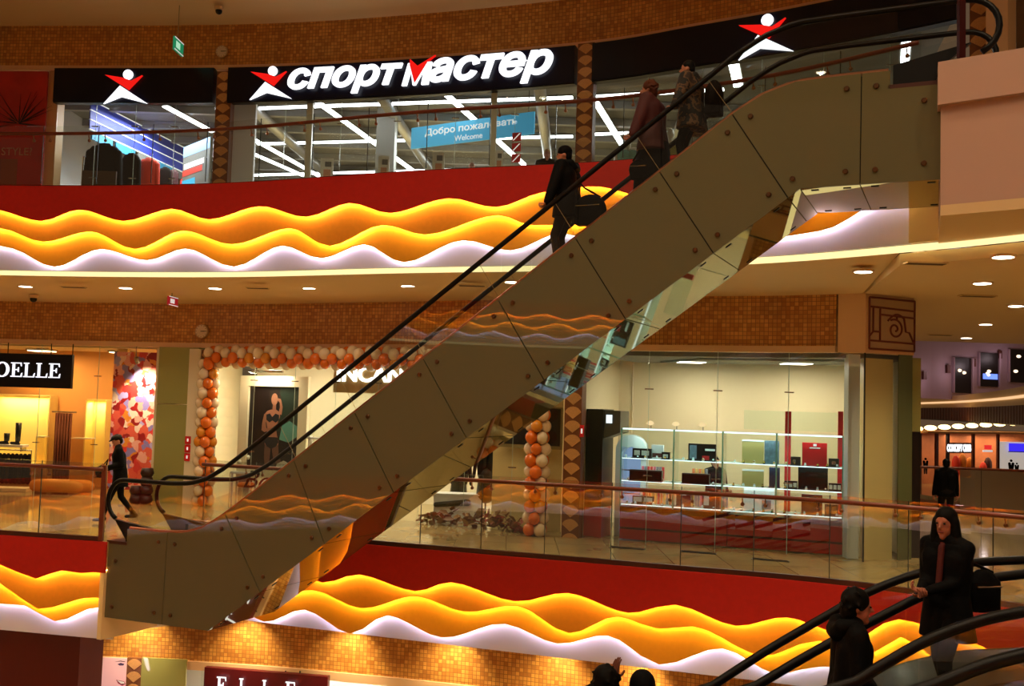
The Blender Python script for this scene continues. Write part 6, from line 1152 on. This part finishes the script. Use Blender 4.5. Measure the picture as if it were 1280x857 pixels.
def person(label, loc, rz, H=1.7, lean=0.0, feet=((.05, .09, 0), (.02, -.09, 0)), hands=((.12, .24, .82), (.12, -.24, .82)), hand_dir=((0, 0, -1), (0, 0, -1)), curl=.5, headyaw=0, headpitch=0, coat=None, coat_hem=.72, coat_w=1.0, trousers=None, shoes=None, skin=SKIN, hair='short', hair_mat=None, hood=None, hat=None, voxel=.016, elbow=(-.6, .25, -.3), skirt=None, scarf=None, bulk=1.0, name='person'):
    k = H/1.7; r = thing(name, label, 'person', tuple(loc), rz, local=True); V = lambda x, y, z: Vector((x, y, z))*k
    trousers = trousers or K1; shoes = shoes or M_BLACK; coat = coat or K1; hair_mat = hair_mat or mat('hair_black', (.003, .0025, .002, 1), .6, spec=.12)
    up = lambda z: lean*max(0, (z-.9))/.5      # forward lean
    hipL, hipR = V(0, .09, .92), V(0, -.09, .92); shL, shR = V(up(1.4), .185, 1.405), V(up(1.4), -.185, 1.405); prim = []
    P = lambda a, b, r0, r1, m: prim.append((Vector(a), Vector(b), r0*k, r1*k, m))
    for hp, ft in ((hipL, feet[0]), (hipR, feet[1])):
        an = V(ft[0], ft[1], ft[2]+.085); kn, an = ik(hp, an, .435*k, .43*k, (1, 0, 0)); P(hp, kn, .092, .062, 1); P(kn, an, .062, .045, 1); P(an, an+V(-.04, 0, -.03), .045, .045, 2); P(an+V(-.03, 0, -.045), an+V(.15, 0, -.05), .04, .034, 2)
    P(V(0, .06, .95), V(0, -.06, .95), .125, .125, 1)
    for y in (.075, -.075): P(V(up(1.0), y, 1.02), V(up(1.3), y*1.35, 1.30), .112, .118, 3)
    P(shL-V(0, .05, .02), shR+V(0, .05, -.02), .08, .08, 3); P(V(up(1.42), 0, 1.40), V(up(1.5)+.01, 0, 1.50), .058, .052, 0)
    armends = []
    for i, (sh, hd, sy) in enumerate(((shL, hands[0], 1), (shR, hands[1], -1))):
        el, wr = ik(sh, V(*hd), .29*k, .26*k, (elbow[0], elbow[1]*sy, elbow[2])); P(sh, el, .058, .045, 3); P(el, wr, .043, .030, 3); armends.append((sh, el, wr))
    hc = V(up(1.58)+.025, 0, 1.585); Rh = Matrix.Rotation(headyaw, 3, 'Z') @ Matrix.Rotation(headpitch, 3, 'Y'); h_ = lambda x, y, z: hc + Rh @ (Vector((x, y, z))*k)
    mb = MB()
    for a, b, r0, r1, m in prim: mb.caps(a, b, r0, r1, 12)
    Rk = Rh; mb.ball(h_(-.01, 0, .02), (.092*k, .075*k, .098*k), 14, 10, Rk); mb.ball(h_(.015, 0, -.045), (.068*k, .058*k, .075*k), 12, 8, Rk)
    mb.caps(h_(.082, 0, .01), h_(.105, 0, -.025), .008*k, .014*k, 8); mb.caps(h_(.06, 0, -.105), h_(.066, 0, -.10), .024*k, .02*k, 8); mb.caps(h_(.07, .03, .028), h_(.07, -.03, .028), .012*k, .012*k, 6)
    for sy in (-1, 1): mb.ball(h_(-.015, sy*.078, -.01), (.02*k, .012*k, .03*k), 8, 6, Rk)
    P(h_(0, 0, .06), h_(.02, 0, -.06), .09, .07, 0)
    me = remesh(mb, voxel*k); me.name = 'body'
    c = np.array([p.center[:] for p in me.polygons]); best = np.full(len(c), 1e9); idx = np.zeros(len(c), int)
    for a, b, r0, r1, m in prim:
        a_ = np.array(a); d = np.array(b)-a_; L2 = max(d@d, 1e-9); t = np.clip(((c-a_)@d)/L2, 0, 1); dist = np.linalg.norm(c-a_-t[:, None]*d, axis=1)-(r0+(r1-r0)*t); w = dist < best; best[w] = dist[w]; idx[w] = m
    hm = MB()
    for i, (sh, el, wr) in enumerate(armends): d = Vector(hand_dir[i]); hand(hm, wr, d, (wr-el).cross(Vector((0, 1, 0))) if abs(d.z) < .8 else Vector((.3, -.8 if i == 0 else .8, 0)), curl, k, 1 if i == 0 else -1)
    nv = len(me.vertices); vs = [v.co[:] for v in me.vertices]+hm.v; fs = [tuple(p.vertices) for p in me.polygons]+[tuple(q+nv for q in f) for f in hm.f]; mi = list(idx)+[0]*len(hm.f)
    bpy.data.meshes.remove(me); o = mesh_obj('body', vs, fs, [skin, trousers, shoes, coat], r, None, True); o.data.polygons.foreach_set('material_index', [int(q) for q in mi])
    # coat
    cm = MB()
    for y in (.07, -.07): cm.caps(V(up(1.02), y, 1.0), V(up(1.30), y*1.35, 1.29), .125*k*coat_w, .128*k*bulk, 12)
    cm.caps(shL-V(0, .02, .02), shR+V(0, .02, -.02), .082*k*bulk, .082*k*bulk, 12)
    for sh, sy in ((shL, 1), (shR, -1)): cm.caps(V(up(1.46), .035*sy, 1.455), sh-V(0, .01*sy, .0), .065*k, .074*k*bulk, 12)
    for y in (.09, .0, -.09): cm.caps(V(0, y*.9*coat_w, 1.02), V(-.01, y*1.25*coat_w, coat_hem), .125*k*coat_w, .15*k*coat_w, 12)
    for sh, el, wr in armends: cm.caps(sh, el, .074*k*bulk, .062*k*bulk, 12); cm.caps(el, wr-(wr-el).normalized()*.02, .062*k*bulk, .048*k*bulk, 12)
    cm.caps(V(up(1.42)-.005, 0, 1.42), V(up(1.5), 0, 1.47), .08*k, .072*k, 12)
    cme = remesh(cm, .02*k, 4); cme.name = 'coat'
    bmx = bmesh.new(); bmx.from_mesh(cme); g_ = [v for v in bmx.verts]+[e for e in bmx.edges]+[f for f in bmx.faces]; res = bmesh.ops.bisect_plane(bmx, geom=g_, plane_co=(0, 0, coat_hem*k), plane_no=(0, 0, 1), clear_inner=True)
    bmesh.ops.holes_fill(bmx, edges=[e for e in bmx.edges if e.is_boundary], sides=0); bmx.to_mesh(cme); bmx.free()
    cme.materials.append(coat); cme.polygons.foreach_set('use_smooth', [True]*len(cme.polygons)); link(bpy.data.objects.new('coat', cme), r)
    if skirt: sm_ = MB(); sm_.lathe(V(0, 0, .18), [(.25*k, 0), (.24*k, .3*k), (.21*k, .68*k)], 18); sm_.make('skirt', skirt, r, True)
    def part(nm, f, m, vx=.014, sm=2): q = MB(); f(q); e = remesh(q, vx*k, sm); e.name = nm; e.materials.append(m); e.polygons.foreach_set('use_smooth', [True]*len(e.polygons)); return link(bpy.data.objects.new(nm, e), r)
    if hair == 'short': part('hair', lambda q: (q.ball(h_(-.022, 0, .042), (.094*k, .084*k, .092*k), 14, 10, Rk), q.ball(h_(-.06, 0, -.01), (.055*k, .074*k, .075*k), 12, 8, Rk)), hair_mat)
    if hair == 'long':
        def f(q):
            q.ball(h_(-.022, 0, .045), (.098*k, .09*k, .094*k), 14, 10, Rk); q.caps(h_(-.06, 0, 0), h_(-.10, 0, -.40), .085*k, .115*k, 12)
            for sy in (-1, 1): q.caps(h_(-.005, sy*.074, .02), h_(-.01, sy*.115, -.34), .038*k, .055*k, 10)
        part('hair', f, hair_mat)
    if hair == 'messy':
        def f(q):
            q.ball(h_(-.026, 0, .04), (.104*k, .096*k, .098*k), 14, 10, Rk); q.ball(h_(-.065, 0, -.03), (.065*k, .086*k, .10*k), 12, 8, Rk)
            for i in range(22): a = random.uniform(-1.9, 1.9)+math.pi; b = random.uniform(-.5, 1.5); dv = Vector((math.cos(a)*math.cos(b), math.sin(a)*math.cos(b), math.sin(b))); q.caps(h_(*(dv*.08+Vector((-.02, 0, .03)))), h_(*(dv*.118+Vector((-.025, 0, .03)))), .02*k, .008*k, 6)
        part('hair', f, hair_mat, .011)
    if hood == 'up': part('hood', lambda q: (q.ball(h_(-.035, 0, .03), (.115*k, .105*k, .125*k), 14, 10, Rk), q.caps(h_(-.05, 0, -.08), h_(-.06, 0, -.17), .10*k, .13*k, 12)), coat, .018)
    if hood == 'down': part('hood', lambda q: (q.caps(V(up(1.45)-.115, .06, 1.40), V(up(1.45)-.115, -.06, 1.40), .07*k, .07*k, 12), q.caps(V(up(1.47)-.02, .10, 1.47), V(up(1.45)-.1, .09, 1.45), .045*k, .06*k), q.caps(V(up(1.47)-.02, -.10, 1.47), V(up(1.45)-.1, -.09, 1.45), .045*k, .06*k)), coat, .018)
    if hat == 'cap': part('cap', lambda q: (q.ball(h_(-.012, 0, .07), (.108*k, .095*k, .06*k), 14, 8, Rk), q.caps(h_(.07, .03, .052), h_(.125, .02, .04), .02*k, .014*k, 8), q.caps(h_(.07, -.03, .052), h_(.125, -.02, .04), .02*k, .014*k, 8), q.caps(h_(.07, 0, .052), h_(.135, 0, .04), .02*k, .014*k, 8)), M_BLACK)
    if hat == 'beanie': part('beanie', lambda q: q.ball(h_(-.015, 0, .05), (.102*k, .09*k, .088*k), 14, 10, Rk), K1)
    if scarf: part('scarf', lambda q: (q.caps(V(up(1.46)+.02, .03, 1.45), V(up(1.46)+.02, -.03, 1.45), .045*k, .045*k), q.caps(V(up(1.4)+.085, .01, 1.40), V(up(1.2)+.135, .015, 1.08), .028*k, .028*k)), scarf)
    e = MB()
    for sy in (-1, 1): e.ball(h_(.080, sy*.032, .008), (.008*k, .013*k, .007*k), 8, 6, Rk)
    e.make('eyes', mat('eye_dark', (.01, .008, .008, 1), .2), r, True); e = MB(); e.caps(h_(.083, .02, -.062), h_(.083, -.02, -.062), .007*k, .007*k, 6); e.make('lips', mat('lips', srgb(140, 60, 55), .5), r, True)
    return r
def bag(label, c, size, m, strap_to=None, name='handbag', rz=0):
    r = thing(name, label, 'bag', tuple(c)); q = MB(); R3 = Matrix.Rotation(rz, 3, 'Z'); a, b, h = size
    q.ball(Vector(c), (a/2, b/2, h/2), 14, 10, R3); q.box(Vector(c)-Vector((0, 0, h*.1)), (a*.8, b*.7, h*.7), R3); e = remesh(q, .018, 5); e.materials.append(m); e.polygons.foreach_set('use_smooth', [True]*len(e.polygons)); link(bpy.data.objects.new('bag_body', e), r)
    if strap_to is not None: s_ = Vector(strap_to); MB().tube([Vector(c)+R3 @ Vector((a*.3, 0, h*.4)), (Vector(c)*.4+s_*.6)+R3 @ Vector((a*.12, 0, 0)), s_, (Vector(c)*.4+s_*.6)-R3 @ Vector((a*.12, 0, 0)), Vector(c)-R3 @ Vector((a*.3, 0, -h*.4))], .014, 6).make('strap', m, r)
    q = MB(); q.tube([Vector(c)+R3 @ Vector((-a*.35, -b*.45, h*.12)), Vector(c)+R3 @ Vector((a*.35, -b*.45, h*.12))], .008, 5); q.make('zip', M_STEEL, r); return r
def esc_spot(px, py, w):
    s_, z = e_sz(px, py, w); return s_, z, EP(s_, w, 0)
AX = math.atan2(-ED.y, -ED.x)      # facing down the escalator
# walker at the escalator foot
P = at_z(147, 652, 0); T = at_y(150, 543.5, P.y)
person('person in black cap and coat walking left at the escalator foot', (P.x, P.y, 0), math.pi+.45, T.z, .05, ((.30, .07, .0), (-.30, -.07, .06)), ((.24, .14, 1.08), (.22, -.16, 1.02)), ((1, -.4, 0), (1, .4, 0)), .8, .1, .35, K1, .70, 1.0, K1, hair='short', hat='cap', voxel=.018)
c = at_y(126, 590, P.y-.1); bag('small dark bag held in front by the walking person', c, (.22, .16, .22), K1, c+Vector((.12, .02, .25)))
# three riders
s_, zt, B = esc_spot(712, 183, .50); fz0 = step_z(s_+.1); H1 = zt-fz0
hand_w = EP(*(lambda q: (q[0], WN+.0, q[1]))(e_sz(676, 266, WN)))
def to_local(Pw, base, rz, z0): d = Matrix.Rotation(-rz, 3, 'Z') @ (Vector(Pw)-Vector((base.x, base.y, z0))); return d
def rider(label, px, py, w, hand_px, coat, **kw):
    s_, zt, B = esc_spot(px, py, w); z0 = step_z(s_+.05); H = zt-z0; k = H/1.7; hs, hz = e_sz(*hand_px, WN); hw = EP(hs, WN, hz+.035); l = to_local(hw, B, AX, z0)/k
    return person(label, (B.x, B.y, z0), AX, H, .04, kw.pop('feet', ((.08, .08, 0), (.05, -.09, 0))), ((l.x, l.y, l.z), kw.pop('hand2', (.12, -.26, .86))), ((1, 0, -.75), (0, 0, -1)), .9, coat=coat, elbow=(-.3, .6, -.5), **kw), B, z0, H
_, B1, z1_, h1 = rider('rider in black hooded jacket lowest on the main escalator, hand on the rail', 712, 183, .50, (681, 265), K1, coat_hem=.74, trousers=mat('dark_trousers', srgb(38, 18, 12), .7), hair='short', hat='beanie', hood='down', headyaw=.25, coat_w=1.15, bulk=1.3)
c = EP(e_sz(735, 262, .35)[0], .42, e_sz(735, 262, .35)[1]); bag('black shoulder bag carried by the lowest escalator rider', c, (.50, .26, .46), K1, Vector((B1.x+.05, B1.y, z1_+h1*.80)), rz=-.4)
_, B2, z2_, h2 = rider('rider with light hair in a maroon and black coat, middle of the three', 818, 101, .50, (783, 192), mat('coat_maroon', srgb(70, 16, 14), .75, noise=.3, nscale=4), coat_hem=.74, coat_w=1.25, bulk=1.4, skirt=K1, hair='messy', hair_mat=mat('hair_auburn', srgb(80, 38, 20), .6, spec=.2), headyaw=.15, scarf=K1)
c = EP(e_sz(799, 212, .3)[0], .3, e_sz(799, 212, .3)[1]); bag('dark handbag hanging beside the maroon coat rider', c, (.30, .16, .30), K1, c+Vector((.04, 0, .42)), rz=-.4)
M_CAMO = mat('camo_cloth', srgb(60, 46, 26), .8)
nt = M_CAMO.node_tree; b = nt.nodes['Principled BSDF']; tc = nt.nodes.new('ShaderNodeTexCoord'); nz = nt.nodes.new('ShaderNodeTexNoise'); nz.inputs['Scale'].default_value = 9; nz.inputs['Detail'].default_value = 3; cr = nt.nodes.new('ShaderNodeValToRGB'); cr.color_ramp.interpolation = 'CONSTANT'; e = cr.color_ramp.elements; e[0].color = srgb(16, 12, 8); e[1].position = .5; e[1].color = srgb(95, 66, 38); e2_ = e.new(.6); e2_.color = srgb(45, 28, 16); nt.links.new(tc.outputs['Object'], nz.inputs['Vector']); nt.links.new(nz.outputs['Fac'], cr.inputs[0]); nt.links.new(cr.outputs[0], b.inputs['Base Color'])
_, B3, z3_, h3 = rider('rider in camouflage jacket, topmost on the main escalator', 866, 76, .55, (842, 140), M_CAMO, coat_hem=.70, coat_w=1.3, bulk=1.45, hair='short', headyaw=.1, hood='down')
c = Vector((B3.x, B3.y, z3_+h3*.66))+ED*.30; bag('black backpack worn by the camouflage jacket rider', c, (.26, .34, .52), K1, None, 'backpack', rz=AX)
# woman and man on the foreground escalator
Yw = 8.05; T = at_y(1181, 636, Yw); zf = T.z-1.66
person('woman with long dark hair in a black open jacket on the foreground escalator', (T.x+.02, Yw, zf), math.pi+.55, 1.66, .0, ((.12, .08, 0), (-.18, -.08, .0)), ((.28, .02, 1.06), (.27, -.06, 1.02)), ((.6, -.8, 0), (.6, .8, 0)), .7, .15, .05, K1, .66, .92, K1, skin=SKIN2, hair='long', voxel=.012, bulk=.88, scarf=mat('red_scarf', srgb(85, 20, 15), .8))
c = Vector((T.x+.36, Yw+.12, zf+1.0)); bag('black shoulder bag behind the long-haired woman', c, (.34, .18, .36), K1, Vector((T.x+.12, Yw+.06, zf+1.38)), rz=.3)
Ym = 7.5; T = at_y(1068, 737, Ym); zf = T.z-1.74
person('dark-haired person in a black hooded jacket facing right on the foreground escalator', (T.x-.04, Ym, zf), -.12, 1.74, .03, ((.08, .08, 0), (-.06, -.08, 0)), ((.24, .20, .92), (.22, -.2, .95)), ((.8, 0, -.5), (.8, 0, -.5)), .6, .0, .06, K1, .70, 1.05, K1, skin=SKIN2, hair='messy', hood='down', voxel=.012, bulk=1.05)
# two people cut by the bottom edge
for i, (px, py, Yp, lb, hd) in enumerate(((757, 833.5, 7.75, 'dark-haired head cut by the bottom edge, left of the pair', 'messy'), (803, 832, 7.95, 'person in a black hood with raised hand, cut by the bottom edge', None))):
    T = at_y(px, py, Yp); z0 = T.z-1.76
    person(lb, (T.x, Yp, z0), math.pi/2+.3, 1.70 if i else 1.76, 0, hands=((.12, .24, .82), (.12, -.24, .82)) if i == 0 else ((.02, .22, 1.66), (.12, -.24, .82)), hand_dir=((0, 0, -1), (0, 0, -1)) if i == 0 else ((0, 0, 1), (0, 0, -1)), curl=.25, skin=mat('skin_shade', srgb(110, 55, 38), .6), coat=K1, hair=hd, hood=None if i == 0 else 'up', elbow=(.5, .6, -.3) if i else (-.6, .25, -.3), voxel=.014)
# man in the hall, seen from behind
T = at_y(1183, 573.5, 21.2); person('man in dark jacket standing with his back turned in the right-hand hall', (T.x, 21.2, 0), math.pi/2-.2, T.z, 0, ((.02, .11, 0), (.02, -.11, 0)), ((.1, .26, .84), (.1, -.26, .84)), coat=K1, coat_hem=.86, coat_w=.82, bulk=.95, trousers=K4, hair='short', voxel=.02)
# watch shop assistant and two customers in the sports shop
T = at_y(894, 571, 19.15); person('shop assistant in black behind the watch display case', (T.x, 19.15, 0), -math.pi/2+.3, max(1.5, T.z), 0, hands=((.3, .12, 1.0), (.3, -.12, 1.0)), hand_dir=((1, 0, 0), (1, 0, 0)), coat=K1, hair='short', voxel=.02)
for i, (px, py) in enumerate(((590, 203), (684, 187))):
    T = at_y(px, py, 22.6-.8*i); person(('bald customer whose head shows above the balcony edge', 'fair-haired customer behind the lowest escalator rider')[i], (T.x, T.y, Z3), -math.pi/2, T.z-Z3, coat=K4, hair=None if i == 0 else 'short', hair_mat=mat('hair_fair', srgb(190, 150, 80), .5), voxel=.022)
